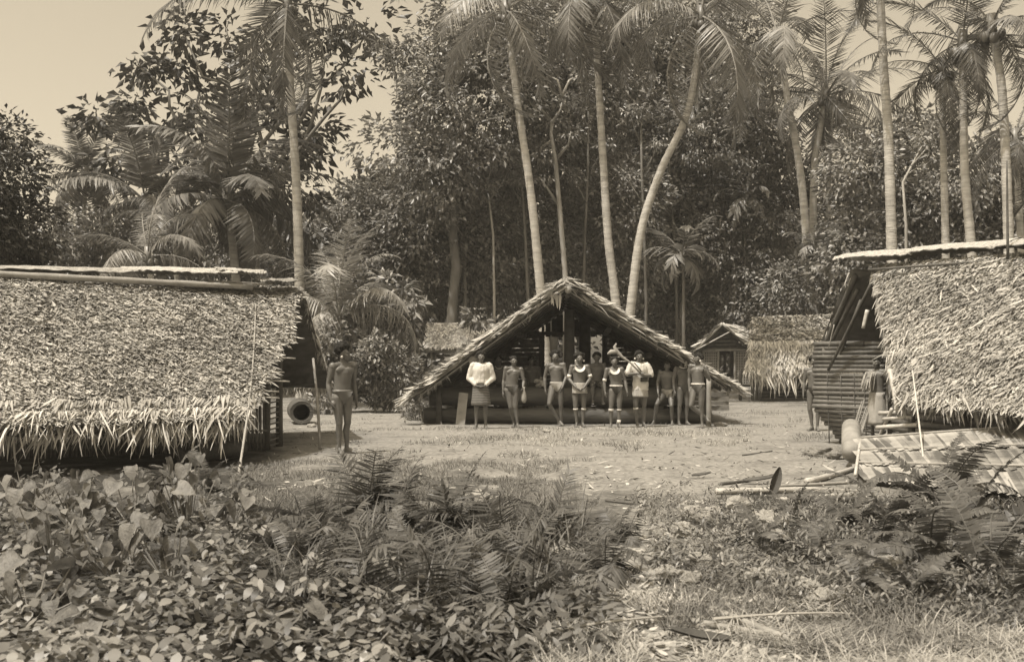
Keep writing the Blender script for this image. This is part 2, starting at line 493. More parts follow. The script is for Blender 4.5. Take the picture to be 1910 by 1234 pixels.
def pole(parent, a, b, r0, r1, m, name='pole', seg=8, nodes=0, bend=0.0, tone=None):
    a = Vector(a); b = Vector(b)
    mb = MB(); n = max(4, nodes * 3 if nodes else 5)
    pts = []; rad = []
    side = (b - a).cross(Vector((0.3, 0.2, 1))).normalized()
    for i in range(n + 1):
        u = i / n
        pts.append((a.lerp(b, u) - a) + side * bend * math.sin(math.pi * u) * (b - a).length)
        k = 1.0
        if nodes and i % 3 == 0: k = 1.14
        rad.append((r0 + (r1 - r0) * u) * k)
    mb.tube(pts, rad, seg, random.random() if tone is None else tone)
    return put(name, mb.mesh(name, m, True), parent, a)

fr_big = leaf_variants('thatch_leaf', M['thatch_pale'], 6, 0.55, 0.08, -0.22, 3)
fr_mid = leaf_variants('thatch_leaf', M['thatch'], 5, 0.28, 0.055, -0.1, 4)
fr_pale = leaf_variants('thatch_leaf', M['thatch_pale'], 6, 0.85, 0.17, -0.06, 5)

# ------------------------------------------------------------------ hut at the left: long thatched slope towards the camera
hut = empty('thatched_hut', (0, 0, 0), label='long low hut with shaggy leaf thatch and bark-covered ridge beside the heart-leaved bush', cat='hut')
A = P(-330, 498, 14.6); B = P(556, 538, 18.5); C_ = P(462, 782, 14.5); D = P(-330, 806, 11.2)
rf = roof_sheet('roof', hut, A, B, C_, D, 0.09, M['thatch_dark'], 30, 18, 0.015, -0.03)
edge = lambda v: 1.0 + 0.03 * np.sin(np.pi * np.clip(v, 0, 1)) + 0.006 * np.sin(v * 31) + 0.008 * np.sin(v * 17 + 1) - 0.022 * (np.sin(v * 41) > 0.2) * (v > 0.5) * (v < 0.85)
thatch(rf, A, B, C_, D, 60, 1000, 0.15, 0.024, M['thatch'], 0.65, (0, 0.22), 0.01, urag=edge, u1=1.06)
ex = nrm(np.array(C_) - np.array(B))
nh = patch_normal(A, B, C_, D) * 0.05
fringe(rf, D.lerp(A, 0.04) + nh, C_.lerp(B, 0.04) + nh, 290, fr_big, R(-20), 1.0, 0.05, (0.5, 1.05))
fringe(rf, D.lerp(A, 0.09) + nh, C_.lerp(B, 0.09) + nh, 150, fr_mid, R(-14), 0.9, 0.08, (0.8, 1.5))
# far slope, seen from below past the gable
Fe = P(616, 712, 21.6); Fl = Vector((Fe.x - 7.0, Fe.y - 3.6, Fe.z))
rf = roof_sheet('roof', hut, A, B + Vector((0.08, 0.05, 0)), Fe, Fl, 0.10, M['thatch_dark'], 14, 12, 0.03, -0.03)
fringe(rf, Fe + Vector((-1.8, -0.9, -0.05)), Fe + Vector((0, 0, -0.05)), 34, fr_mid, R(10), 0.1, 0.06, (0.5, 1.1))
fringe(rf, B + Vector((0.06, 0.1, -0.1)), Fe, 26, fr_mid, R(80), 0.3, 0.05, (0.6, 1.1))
# ridge: pole, bark sheets and split palm stems
pole(hut, A + Vector((0, -0.1, 0.02)), P(470, 535, 17.6), 0.05, 0.045, M['wood'], 'ridge_pole', nodes=6)
def bark(parent, p, q, w, lift, m, tone=0.7, name='bark_sheet'):
    """a curled sheet of bark laid along the ridge"""
    p = Vector(p); q = Vector(q); mb = MB(); ax = (q - p); sd = Vector((0, 0, 1)).cross(ax).normalized()
    V = []; Fc = []; n = 34; c = 7
    for i in range(n + 1):
        u = i / n
        for j in range(c + 1):
            s_ = j / c - 0.5
            V.append(ax * u + sd * s_ * w * (1 + 0.12 * math.sin(u * 4 + j)) + Vector((0, 0, lift - abs(s_) ** 1.6 * w * 0.55 + 0.012 * math.sin(u * 6 + j * 2) + 0.008 * random.random())))
    for i in range(n):
        for j in range(c):
            k = i * (c + 1) + j
            Fc.append((k, k + 1, k + c + 2, k + c + 1))
    K = len(V)
    for i in range(K):
        if i % (c + 1) in (0, c): V[i] = V[i] + sd * random.uniform(-0.025, 0.025) + Vector((0, 0, random.uniform(-0.012, 0.008)))
    V += [v - Vector((0, 0, 0.012)) for v in V]
    Fc += [tuple(K + i for i in reversed(f)) for f in Fc]
    mb.add(V, Fc, tone)
    return put(name, mb.mesh(name, m), parent, p)
bark(hut, P(-60, 508, 15.8), P(275, 512, 17.0), 0.34, 0.10, M['barksheet'], 0.4)
bark(hut, P(225, 514, 16.9), P(440, 516, 17.6), 0.46, 0.14, M['barksheet'], 0.9)
bark(hut, P(400, 517, 17.4), P(492, 522, 17.9), 0.30, 0.16, M['barksheet'], 0.7)
bark(hut, P(478, 532, 17.7), P(546, 530, 18.3), 0.24, 0.10, M['wood'], 0.3)
for k in range(9):
    x = random.uniform(60, 520)
    pole(hut, P(x, 512 + random.uniform(0, 14) + x * 0.02, 17.0 + (x - 300) * 0.0037), P(x + random.uniform(40, 110), 512 + random.uniform(0, 16) + x * 0.025, 17.1 + (x - 250) * 0.0037), 0.018, 0.008, M['wood'], 'split_stem', 6)
# batten ends sticking out past the torn thatch
for (bx0, by, bx1) in ((536, 590, 558), (535, 633, 552), (520, 668, 551), (512, 694, 530), (508, 711, 540), (500, 730, 520), (498, 742, 521)):
    v = (by - 538) / (792 - 538.0); d = 18.4 - 3.9 * v
    pole(hut, P(bx0 - 60, by - 4, d - 0.35), P(bx1, by, d + 0.05), 0.014, 0.012, M['bamboo_pale'], 'batten', 6, tone=0.9)
for k in range(9):
    u = 0.52 + k * 0.058
    a = Vector(bil(A, B, C_, D, [u], [0.03])[0]); b = Vector(bil(A, B, C_, D, [u], [0.97])[0])
    pole(hut, a - Vector((0, 0, 0.2)), b - Vector((0, 0, 0.16)), 0.035, 0.03, M['woodd'], 'rafter', 6)
# front wall of upright split bamboo, corner post, lattice at the corner
w0 = G(500, 838); w1 = Vector((w0.x - 4.2, w0.y - 1.55, 0))
for k in range(76):
    u = k / 76; p = w0.lerp(w1, u); z = gz(p.x, p.y)
    pole(hut, (p.x, p.y, z), (p.x + random.gauss(0, 0.008), p.y, 1.0 + 0.1 * random.random()), 0.022, 0.02, M['bamboo'], 'wall_slat', 6, nodes=2)
for z in (0.3, 0.75):
    pole(hut, w0 + Vector((0, -0.05, z)), w1 + Vector((0, -0.05, z)), 0.02, 0.02, M['bamboo'], 'wall_rail', 6)
cp = G(521, 832)
pole(hut, (cp.x, cp.y, 0), (cp.x, cp.y, 1.7), 0.06, 0.05, M['woodd'], 'post', 8)
pole(hut, (w0.x - 0.02, w0.y, 0), (w0.x, w0.y, 1.4), 0.05, 0.05, M['woodd'], 'post', 8)
for k in range(11):
    z = 0.06 + k * 0.085
    pole(hut, (w0.x, w0.y - 0.02, z), (cp.x, cp.y - 0.02, z + 0.01), 0.016, 0.014, M['bamboo'], 'lattice_rod', 6)
gp = Vector((cp.x - 0.1, cp.y + 3.2, 0))
gb = MB(); gb.add([(cp.x - 0.12, cp.y, 0), (gp.x - 0.2, gp.y, 0), (gp.x - 0.2, gp.y, 1.2), (cp.x - 0.12, cp.y + 1.0, 2.3), (cp.x - 0.12, cp.y, 1.6)], [(0, 1, 2, 3, 4)], 0.2)

# props leaning at the left hut
st = pole(None, G(445, 886), P(477, 566, 17.35), 0.017, 0.010, M['fibre'], 'leaning_pole', 7, nodes=5, bend=0.01, tone=0.8)
tag(st, 'long pale pole propped against the shaggy thatch slope by the bush', 'pole')
a = G(597, 838)
st = pole(None, a, P(584, 668, 17.4), 0.026, 0.020, M['wood'], 'prop_pole', 8, bend=0.02, tone=0.2)
tag(st, 'dark bent prop standing upright under the gable beside the lone man', 'pole')
def hollow_log(name, p, q, r, m, label, cat, hollow=0.7):
    p = Vector(p); q = Vector(q); mb = MB()
    ax = (p - q).normalized(); a = ax.cross(Vector((0, 0, 1))).normalized(); b = a.cross(ax); sg = 20
    V = []; Fc = []
    rings = [(q, 0.02), (q, r * 0.9), (q.lerp(p, 0.3), r * 1.05), (q.lerp(p, 0.6), r * 0.98), (q.lerp(p, 0.95), r * 1.02), (p, r * 0.97), (p - ax * 0.01, r * hollow), (p - ax * 0.6, r * hollow * 0.9), (p - ax * 0.62, 0.02)]
    for (c, rr_) in rings:
        for k in range(sg):
            w = rr_ * (1 + 0.05 * mnoise.noise(Vector((math.cos(6.283 * k / sg) * 2, math.sin(6.283 * k / sg) * 2, c.y))))
            V.append(c + a * math.cos(6.2832 * k / sg) * w + b * math.sin(6.2832 * k / sg) * w)
    for i in range(len(rings) - 1):
        for k in range(sg): Fc.append((i * sg + k, i * sg + (k + 1) % sg, (i + 1) * sg + (k + 1) % sg, (i + 1) * sg + k))
    mb.add(V, Fc, 0.5)
    o = put(name, MB.mesh(mb, name, m, False))
    return tag(o, label, cat)
p = G(563, 792)
hollow_log('hollow_drum', p + Vector((0.0, 0, 0.27)), p + Vector((-0.35, 1.35, 0.30)), 0.26, M['log'], 'short hollow log drum lying with its dark open end out beneath the gable', 'drum')
p0 = G(372, 862); p1 = G(440, 858)
o = pole(None, p0 + Vector((-0.2, -0.1, 0.10)), p1 + Vector((0.0, 0.35, 0.14)), 0.14, 0.12, M['log'], 'fallen_log', 12, tone=0.3)
tag(o, 'thick grey log lying at the foot of the upright slat wall', 'log')

# ------------------------------------------------------------------ central open-gabled house
house = empty('gabled_house', P(1055, 795, 22.9) * 1.0, label='large open-fronted thatched house with wide gable behind the row of men', cat='house')
house.location = (0, 0, 0)
dF, dB = 23.35, 31.5
PK = P(1056, 529, dF); LE = P(769, 738, dF); RE = P(1366, 722, dF)
back = Vector((0.35, dB - dF, 0))
for nm, E in (('left', LE), ('right', RE)):
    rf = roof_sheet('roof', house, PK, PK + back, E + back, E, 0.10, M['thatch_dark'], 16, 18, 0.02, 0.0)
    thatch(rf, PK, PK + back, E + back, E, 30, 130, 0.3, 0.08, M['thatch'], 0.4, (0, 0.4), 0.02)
    # the thick cut edge of the thatch along the gable: layer on layer of leaf ends
    k = 760
    u = rng.uniform(-0.02, 1.02, k)
    dv = np.array((E - PK).normalized()); n0 = np.array(patch_normal(PK, PK + back, E + back, E))
    b = np.array(PK) + (np.array(E) - np.array(PK)) * u[:, None]
    th = 0.15 * (1 - 0.35 * u)
    b = b + n0 * (rng.uniform(-0.35, 1.0, k) * th)[:, None] + np.array((0, 1, 0)) * rng.normal(0.0, 0.07, k)[:, None]
    d = nrm(dv + n0 * rng.normal(0.03, 0.12, k)[:, None] + np.array((0, -1, 0)) * rng.normal(0.1, 0.15, k)[:, None])
    nn = nrm(n0 * 0.8 + np.array((0, -1, 0)) * rng.uniform(0, 1.3, k)[:, None] + rng.normal(0, 0.3, (k, 3)))
    o = put('thatch_edge', strip_mesh('thatch_edge', b, d, nn, rng.uniform(0.14, 0.42, k), rng.uniform(0.02, 0.06, k), rng.normal(0, 0.12, k), rng.random(k), M['thatch'], (0.6, 1, 0.8, 0.2)), rf)
    tag(o, kind='stuff')
    # loose ends hanging from the edge
    for i in range(26):
        uu = random.uniform(0.02, 0.98) if i < 14 else random.uniform(0.8, 1.0)
        p = PK.lerp(E, uu) + Vector((0, random.uniform(-0.02, 0.1), -0.07))
        s = random.uniform(0.35, 0.75)
        put('thatch_leaf', fr_mid[i % 5], rf, p, (random.gauss(0, 0.3), random.gauss(0, 0.3), random.uniform(-1, 1)), (s * 0.7, s, s))
    for q in range(7):
        y = dF + 0.25 + q * 1.35
        off = back * ((y - dF) / back.y)
        pole(house, PK + off + Vector((0, 0, -0.16)), E + off + Vector((0, 0, -0.10)), 0.045, 0.04, M['woodd'], 'rafter', 7)
    e0 = PK.lerp(E, 0.0)
    for uu in (0.33, 0.61):
        c = PK.lerp(E, uu) - Vector((0, 0, 0.17))
        pole(house, c + Vector((0, -0.06 if nm == 'left' and uu > 0.5 else 3.0, 0)), c + back * 0.98, 0.085 if nm == 'left' else 0.07, 0.08, M['wood'], 'purlin', 14, tone=0.5)
    # pale batten along the inner edge
    pole(house, PK + Vector((0, -0.02, -0.13)), PK.lerp(E, 0.95) + Vector((0, -0.02, -0.12)), 0.018, 0.014, M['wood'], 'edge_batten', 6, tone=0.9)
# loose battens hanging under the edge
pole(house, P(1060, 540, dF - 0.12), P(1060, 540, dF - 0.12) + back * 0.98, 0.078, 0.078, M['wood'], 'ridge_pole', 14, tone=0.5)
# ridge cap of folded leaves
k = 160
b = np.array(PK) + np.stack([rng.normal(0, 0.14, k), rng.uniform(-0.05, 1.4, k), rng.uniform(0.08, 0.14, k)], 1)
b[:, 2] -= np.abs(b[:, 0] - PK.x) * 0.6
d = np.stack([np.sign(b[:, 0] - PK.x) + rng.normal(0, 0.4, k), rng.normal(-0.1, 0.4, k), rng.normal(-0.25, 0.25, k)], 1)
o = put('ridge_cap', strip_mesh('ridge_cap', b, d, np.tile((0, 0, 1.0), (k, 1)) + rng.normal(0, 0.3, (k, 3)), rng.uniform(0.15, 0.38, k), rng.uniform(0.02, 0.05, k), rng.normal(-0.1, 0.1, k), rng.random(k), M['thatch'], (0.6, 1, 0.8, 0.2)), house)
tag(o, kind='stuff')
lv = leaf_variants('hanging_leaf', M['thatch_pale'], 1, 0.36, 0.2, 0.0, 11)
put('hanging_leaf', lv[0], house, P(1032, 545, dF - 0.05), (0, 0, 0.2))
# posts, beam and the barred back wall
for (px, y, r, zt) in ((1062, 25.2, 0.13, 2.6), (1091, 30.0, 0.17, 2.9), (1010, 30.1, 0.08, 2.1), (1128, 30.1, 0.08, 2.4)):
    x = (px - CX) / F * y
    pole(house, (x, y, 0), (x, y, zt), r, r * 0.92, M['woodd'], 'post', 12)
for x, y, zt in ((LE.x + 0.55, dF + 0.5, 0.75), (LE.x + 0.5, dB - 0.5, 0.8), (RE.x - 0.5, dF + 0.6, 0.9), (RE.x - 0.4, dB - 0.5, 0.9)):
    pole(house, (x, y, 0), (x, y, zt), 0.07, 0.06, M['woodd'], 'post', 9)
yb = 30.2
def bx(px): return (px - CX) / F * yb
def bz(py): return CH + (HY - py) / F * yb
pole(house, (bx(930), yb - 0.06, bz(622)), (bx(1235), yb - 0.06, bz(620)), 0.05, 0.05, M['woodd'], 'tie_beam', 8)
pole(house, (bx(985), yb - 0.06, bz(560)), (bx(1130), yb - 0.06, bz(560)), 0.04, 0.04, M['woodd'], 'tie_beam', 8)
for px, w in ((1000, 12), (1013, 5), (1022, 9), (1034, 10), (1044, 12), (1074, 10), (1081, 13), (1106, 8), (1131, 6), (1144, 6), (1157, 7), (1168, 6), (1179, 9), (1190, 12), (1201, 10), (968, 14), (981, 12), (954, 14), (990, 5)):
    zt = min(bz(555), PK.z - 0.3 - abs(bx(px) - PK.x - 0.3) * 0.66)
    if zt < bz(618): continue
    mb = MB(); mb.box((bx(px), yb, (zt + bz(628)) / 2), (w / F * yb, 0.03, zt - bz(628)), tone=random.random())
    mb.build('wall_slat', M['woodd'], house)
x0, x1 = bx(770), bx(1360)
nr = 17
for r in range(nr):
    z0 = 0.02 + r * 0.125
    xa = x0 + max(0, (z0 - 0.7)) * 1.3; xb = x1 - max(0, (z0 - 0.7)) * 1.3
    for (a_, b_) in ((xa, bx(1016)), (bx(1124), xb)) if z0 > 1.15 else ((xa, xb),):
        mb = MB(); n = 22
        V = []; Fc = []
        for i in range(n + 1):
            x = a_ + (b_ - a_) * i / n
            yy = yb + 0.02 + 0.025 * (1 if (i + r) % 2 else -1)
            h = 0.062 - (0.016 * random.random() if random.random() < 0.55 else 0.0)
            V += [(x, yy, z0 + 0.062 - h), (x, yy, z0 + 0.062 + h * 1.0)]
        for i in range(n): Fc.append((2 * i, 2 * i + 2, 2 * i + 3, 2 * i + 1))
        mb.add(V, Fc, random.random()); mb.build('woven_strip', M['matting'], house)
# side walls, low
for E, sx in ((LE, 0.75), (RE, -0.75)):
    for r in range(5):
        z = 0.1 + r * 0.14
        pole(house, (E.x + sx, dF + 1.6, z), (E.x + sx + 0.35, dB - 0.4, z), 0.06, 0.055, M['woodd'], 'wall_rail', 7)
# two great logs across the front
for nm, z, r, xa, xb, y in (('upper', 0.60, 0.215, 800, 1290, 24.3), ('lower', 0.17, 0.175, 790, 1325, 24.1)):
    xa = (xa - CX) / F * y; xb = (xb - CX) / F * y
    mb = MB(); n = 40
    pts = [(xa + (xb - xa) * i / n, y + 0.02 * math.sin(i * 1.3), z + 0.012 * math.sin(i * 0.9)) for i in range(n + 1)]
    mb.tube(pts, [r * (1 + 0.05 * math.sin(i * 1.7) + random.uniform(-0.03, 0.03)) for i in range(n + 1)], 18, 0.5, jit=0.03)
    lg = mb.build('barrier_log', M['log'], None, True)
    tag(lg, {'upper': 'smooth upper log barrier resting across the open front behind the men', 'lower': 'lower log on the ground across the open front behind their feet'}[nm], 'log')
for px in (815, 980, 1125, 1285):
    x = (px - CX) / F * 24.62
    pole(house, (x, 24.62, 0), (x, 24.62, 0.95), 0.07, 0.06, M['woodd'], 'post', 8)
# chocks that carry the upper log
for px in (840, 1010, 1230):
    x = (px - CX) / F * 24.2
    mb = MB(); mb.box((x, 24.25, 0.365), (0.16, 0.2, 0.06)); mb.build('chock', M['woodd'], house)
# leaning slab
mb = MB(); mb.box((0, 0, 0.36), (0.20, 0.06, 0.74), tone=0.5)
o = mb.build('leaning_slab', M['wood'], None, False, on_ground((858 - CX) / F * 23.5, 23.5, -0.02), (R(-12), R(7), 0.1))
tag(o, 'short grey slab leaning on the logs beside the white-shirted kilted man', 'slab')
# post the right-hand man leans on
x = (1322 - CX) / F * 23.0
pole(house, (x, 23.0, 0), (x, 23.0, 1.02), 0.055, 0.05, M['wood'], 'post', 9)

# ------------------------------------------------------------------ hut at the right: gable end of stacked bamboo, ridge sheet
rh = empty('bamboo_hut', label='tall thatched hut with pale ridge sheet and stacked bamboo end wall', cat='hut')
A = P(1626, 497, 17.2); B = P(2230, 448, 12.6); C_ = P(2230, 800, 9.6); D = P(1676, 748, 14.6)
rf = roof_sheet('roof', rh, A, B, C_, D, 0.1, M['thatch_dark'], 24, 18, 0.015, -0.03)
thatch(rf, A, B, C_, D, 60, 800, 0.15, 0.024, M['thatch'], 0.65, (0, 0.22), 0.01, rag=0.004, u0=0.03)
nh = patch_normal(A, B, C_, D) * 0.05
fringe(rf, D.lerp(A, 0.03) + nh, C_.lerp(B, 0.03) + nh, 130, fr_mid, R(25), 0.8, 0.05, (0.8, 1.3))
fringe(rf, A.lerp(D, 0.05), D, 34, fr_mid, R(-60), 0.2, 0.04, (0.5, 0.8))
FE = P(1520, 676, 20.4); FB = Vector((FE.x + 4.5, FE.y - 4.0, FE.z))
A2 = P(1590, 503, 17.7)
rf = roof_sheet('roof', rh, A2, B, FB, FE, 0.1, M['thatch_dark'], 12, 12, 0.03, -0.02)
fringe(rf, A2, FE, 24, fr_mid, R(-60), 0.2, 0.03, (0.5, 0.9))
for a_, b_, w_, l_ in ((1574, 1730, 0.60, 0.15), (1705, 1900, 0.54, 0.17), (1870, 2200, 0.60, 0.15)):
    f0, f1 = (a_ - 1576) / 624, (b_ - 1576) / 624
    bark(rh, P(a_, 491 - 49 * f0 + random.uniform(-1, 2), 17.6 - 5.1 * f0), P(b_, 491 - 49 * f1 + random.uniform(-1, 2), 17.6 - 5.1 * f1), w_, l_, M['barksheet'], random.uniform(0.6, 1.0), 'ridge_sheet')
pole(rh, P(1620, 503, 16.8), P(1895, 483, 14.7), 0.02, 0.02, M['woodd'], 'ridge_lashing', 6)
pole(rh, P(1880, 484, 14.5), P(1878, 300, 14.6), 0.022, 0.012, M['woodd'], 'ridge_spike', 6)
# bamboo end wall
dw0, dw1 = 18.4, 17.2
nrow = 24
for r in range(nrow):
    py = 640 + r * 8.5
    z0 = CH + (HY - py) / F * 17.8
    if z0 < 0.02: break
    lx = 1519 + (2 * math.sin(r * 1.7)) + max(0, (py - 765)) * 0.80
    rx = 1668 if py < 660 or py > 810 else 1650
    a = Vector(((lx - CX) / F * dw0, dw0, z0)); b = Vector(((rx - CX) / F * dw1, dw1, z0 + random.uniform(-0.012, 0.012)))
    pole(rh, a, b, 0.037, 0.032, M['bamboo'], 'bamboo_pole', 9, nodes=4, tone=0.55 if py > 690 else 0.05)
for px in (1543, 1568, 1593, 1612):
    d = dw0 + (dw1 - dw0) * (px - 1519) / 130 - 0.06
    pole(rh, P(px, 695, d), P(px + 4, 826, d), 0.010, 0.010, M['woodd'], 'lashing', 6)
for (a, b, r) in ((P(1600, 540, 17.4), P(1534, 672, 18.6), 0.035), (P(1606, 560, 17.3), P(1555, 690, 18.2), 0.03), (P(1632, 515, 16.9), P(1545, 690, 18.0), 0.028), (P(1597, 512, 17.5), P(1519, 690, 18.8), 0.05), (P(1612, 640, 17.6), P(1530, 640, 18.5), 0.045)):
    pole(rh, a, b, r, r * 0.9, M['woodd'], 'rafter', 7)
pole(rh, P(1618, 578, 16.9), P(1610, 612, 16.9), 0.035, 0.03, M['bamboo_pale'], 'hanging_tube', 8)
pole(rh, P(1556, 605, 17.9), P(1545, 650, 18.0), 0.010, 0.008, M['fibre'], 'hanging_cord', 6)
mb = MB(); mb.box(P(1575, 655, 18.25), (0.75, 0.06, 0.16), tone=0.9); mb.build('lintel_board', M['wood'], rh)
wb = MB(); q0 = Vector((7.0, 19.4, 0)); q1 = Vector((9.4, 15.0, 0))
wb.add([q0, q1, q1 + Vector((0, 0, 2)), q0 + Vector((0, 0, 2))], [(0, 1, 2, 3)], 0.3); wb.build('inner_wall', M['matting'], rh)
for px, d in ((1662, 16.9), (1700, 15.2), (1800, 13.6), (1890, 12.6)):
    p = on_ground((px - CX) / F * d, d)
    pole(rh, p, p + Vector((0, 0, 1.35 if d > 16 else 1.0)), 0.06, 0.05, M['woodd'], 'post', 8)
for k in range(7):
    z = 0.06 + k * 0.105
    pole(rh, Vector(((1668 - CX) / F * 16.4, 16.4, z)), Vector(((1960 - CX) / F * 12.7, 12.7, z)), 0.045, 0.04, M['bamboo'], 'bamboo_pole', 8, nodes=5)
for (a, b, r) in ((P(1640, 770, 15.2), P(1712, 768, 14.6), 0.028), (P(1648, 781, 15.0), P(1700, 778, 14.4), 0.024), (P(1636, 797, 15.0), P(1712, 792, 14.3), 0.03), (P(1640, 815, 15.2), P(1664, 762, 14.8), 0.025), (P(1660, 690, 15.0), P(1676, 768, 14.6), 0.035), (P(1672, 700, 14.9), P(1690, 780, 14.5), 0.03)):
    pole(rh, a, b, r, r, M['bamboo_pale'], 'porch_pole', 8, nodes=3)
for k in range(7):
    a = G(1590 + k * 3, 846); pole(rh, a + Vector((0, 0.3, 0)), P(1604 + k * 4, 742 + random.uniform(0, 20), a.y + 0.7), 0.012, 0.008, M['wood'], 'upright_cane', 6)

# low roof of plaited palm panels in front of it
pan = empty('palm_leaf_panels', label='low sloping screen of plaited palm-leaf panels before the bamboo hut', cat='screen')
A = P(1606, 821, 13.8); B = P(2080, 788, 12.0); C_ = P(2080, 935, 9.6); D = P(1597, 893, 12.4)
n0 = patch_normal(A, B, C_, D)
roof_sheet('backing', pan, A, B, C_, D, 0.03, M['woodd'], 16, 8, 0.006, -0.03)
rows = 3
for r in range(rows):
    va, vb = r / rows, (r + 1.15) / rows
    for i in range(58):
        u = (i + random.uniform(-0.25, 0.25)) / 58 - 0.02
        pa = Vector(bil(A, B, C_, D, [u], [va])[0]); pb = Vector(bil(A, B, C_, D, [u + 0.075], [min(vb, 1.05)])[0])
        L = (pb - pa).length
        me = strip_mesh('palm_strip', np.zeros((1, 3)), np.array([(pb - pa)]), np.array([n0 + Vector((random.gauss(0, 0.07), random.gauss(0, 0.07), 0))]), L, 0.092 * random.uniform(0.7, 1.15), random.uniform(-0.01, 0.03), random.random(), M['panel'], (0.9, 1, 1, 0.7))
        put('palm_strip', me, pan, pa + n0 * (0.012 + (rows - r) * 0.006))
    pole(pan, Vector(bil(A, B, C_, D, [0], [va])[0]) + n0 * 0.04, Vector(bil(A, B, C_, D, [1], [va])[0]) + n0 * 0.04, 0.016, 0.016, M['wood'], 'stitched_rib', 6, nodes=9)
pole(pan, A + n0 * 0.02, D + n0 * 0.05, 0.02, 0.02, M['bamboo_pale'], 'edge_pole', 6)
o = pole(None, G(1729, 908), P(1702, 690, 13.9), 0.012, 0.010, M['bamboo_pale'], 'thin_pole', 6, nodes=4, tone=1.0)
tag(o, 'thin white pole leaning upright against the plaited palm screen', 'pole')
p = G(1590, 872)
mb = MB(); mb.tube([(0, 0, 0.02), (0.0, 0.02, 0.06), (0.10, 0.35, 0.2), (0.24, 0.8, 0.36), (0.25, 0.82, 0.37)], [0.08, 0.125, 0.135, 0.13, 0.09], 18, 0.5, jit=0.02)
o = mb.build('slit_drum', M['wood'], None, True, p + Vector((0, 0, 0.12)))
tag(o, 'smooth barrel-shaped log drum tilted against the bamboo end wall', 'drum')

# ------------------------------------------------------------------ small huts farther back
sh = empty('fringed_hut', label='small hut with pale double roof and long leaf fringe beyond the clearing', cat='hut')
d0 = 36.0
A = P(1404, 592, d0 + 1.6); B = P(1600, 584, d0 + 2.2); C_ = P(1600, 640, d0 + 0.4); D = P(1398, 642, d0)
rf = roof_sheet('roof', sh, A, B, C_, D, 0.1, M['thatch'], 12, 8, 0.02, -0.05)
thatch(rf, A, B, C_, D, 24, 130, 0.26, 0.05, M['thatch_pale'], 0.5, (0, 0.4), 0.01)
A3 = P(1402, 638, d0 - 0.1); B3 = P(1600, 637, d0 + 0.3); C3 = P(1600, 690, d0 - 0.7); D3 = P(1396, 690, d0 - 1.0)
rf = roof_sheet('roof', sh, A3, B3, C3, D3, 0.08, M['thatch'], 12, 8, 0.02, -0.05)
thatch(rf, A3, B3, C3, D3, 14, 130, 0.5, 0.05, M['thatch_pale'], 0.2, (0, 0.2), 0.03)
fringe(rf, D3 + Vector((0, -0.05, 0.1)), C3 + Vector((0, -0.05, 0.1)), 46, fr_pale, R(-5), 0.2, 0.08, (0.6, 1.1))
BE = P(1404, 640, d0 + 4); roof_sheet('roof', sh, A, B, P(1600, 640, d0 + 5), BE, 0.1, M['thatch_dark'], 8, 6, 0.02, -0.05)
zg = gz(P(1440, 700, d0).x, d0)
for r in range(9):
    z = zg + 0.03 + r * 0.12
    for (ya, yb_, xa, xb) in ((d0 - 0.35, d0 + 0.1, 1418, 1600),):
        mb = MB(); a = Vector(((xa - CX) / F * ya, ya, z)); b = Vector(((xb - CX) / F * yb_, yb_, z))
        pole(sh, a, b, 0.05, 0.045, M['matting'], 'wall_rail', 7, nodes=6)
for px in range(1420, 1600, 22):
    y = d0 - 0.42 + (px - 1418) / 182 * 0.45
    x = (px - CX) / F * y
    pole(sh, (x, y, zg), (x, y, zg + 1.2), 0.022, 0.02, M['matting'], 'wall_stake', 6)
for px in (1381, 1404, 1412):
    x = (px - CX) / F * 35.4
    pole(sh, (x, 35.4, zg), (x, 35.4, zg + 1.0), 0.06, 0.06, M['woodd'], 'post', 7)
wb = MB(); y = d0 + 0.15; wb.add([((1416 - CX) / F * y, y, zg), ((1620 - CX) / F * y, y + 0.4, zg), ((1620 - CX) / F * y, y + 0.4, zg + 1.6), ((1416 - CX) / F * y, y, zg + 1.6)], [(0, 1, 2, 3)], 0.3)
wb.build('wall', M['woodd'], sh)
o = bark(None, P(1540, 577, d0 + 3), P(1580, 575, d0 + 3), 0.5, 0.1, M['barksheet'], 1.0); 
o.parent = sh

gh = empty('gable_hut', label='distant small hut with woven lattice front and dark doorway under its gable', cat='hut')
dg = 44.0
pk = P(1347, 604, dg - 0.5); l = P(1293, 657, dg - 0.5); r_ = P(1410, 655, dg - 0.5); bk = Vector((2.2, 5.0, 0))
for E in (l, r_):
    rf = roof_sheet('roof', gh, pk, pk + bk, E + bk, E, 0.12, M['thatch_dark'], 8, 8, 0.02, 0.0)
    thatch(rf, pk, pk + bk, E + bk, E, 14, 60, 0.4, 0.12, M['thatch_pale'], 0.4, (0, 0.3), 0.02)
    pole(gh, pk + Vector((0, -0.05, 0.02)), E + Vector((0, -0.05, 0.02)), 0.07, 0.05, M['thatch'], 'edge_batten', 6, tone=0.8)
zf = CH + (HY - 717) / F * dg
def hx(px): return (px - CX) / F * dg
def hz(py): return CH + (HY - py) / F * dg
pole(gh, P(1299, 652, dg - 0.6), P(1362, 618, dg - 0.6), 0.03, 0.025, M['bamboo_pale'], 'brace_pole', 6)
pole(gh, P(1310, 653, dg - 0.1), P(1405, 652, dg - 0.1), 0.05, 0.05, M['wood'], 'lintel', 7)
for px in (1312, 1339, 1370, 1402):
    pole(gh, (hx(px), dg - 0.06, zf - 0.3), (hx(px), dg - 0.06, hz(652)), 0.05, 0.05, M['wood'], 'post', 7)
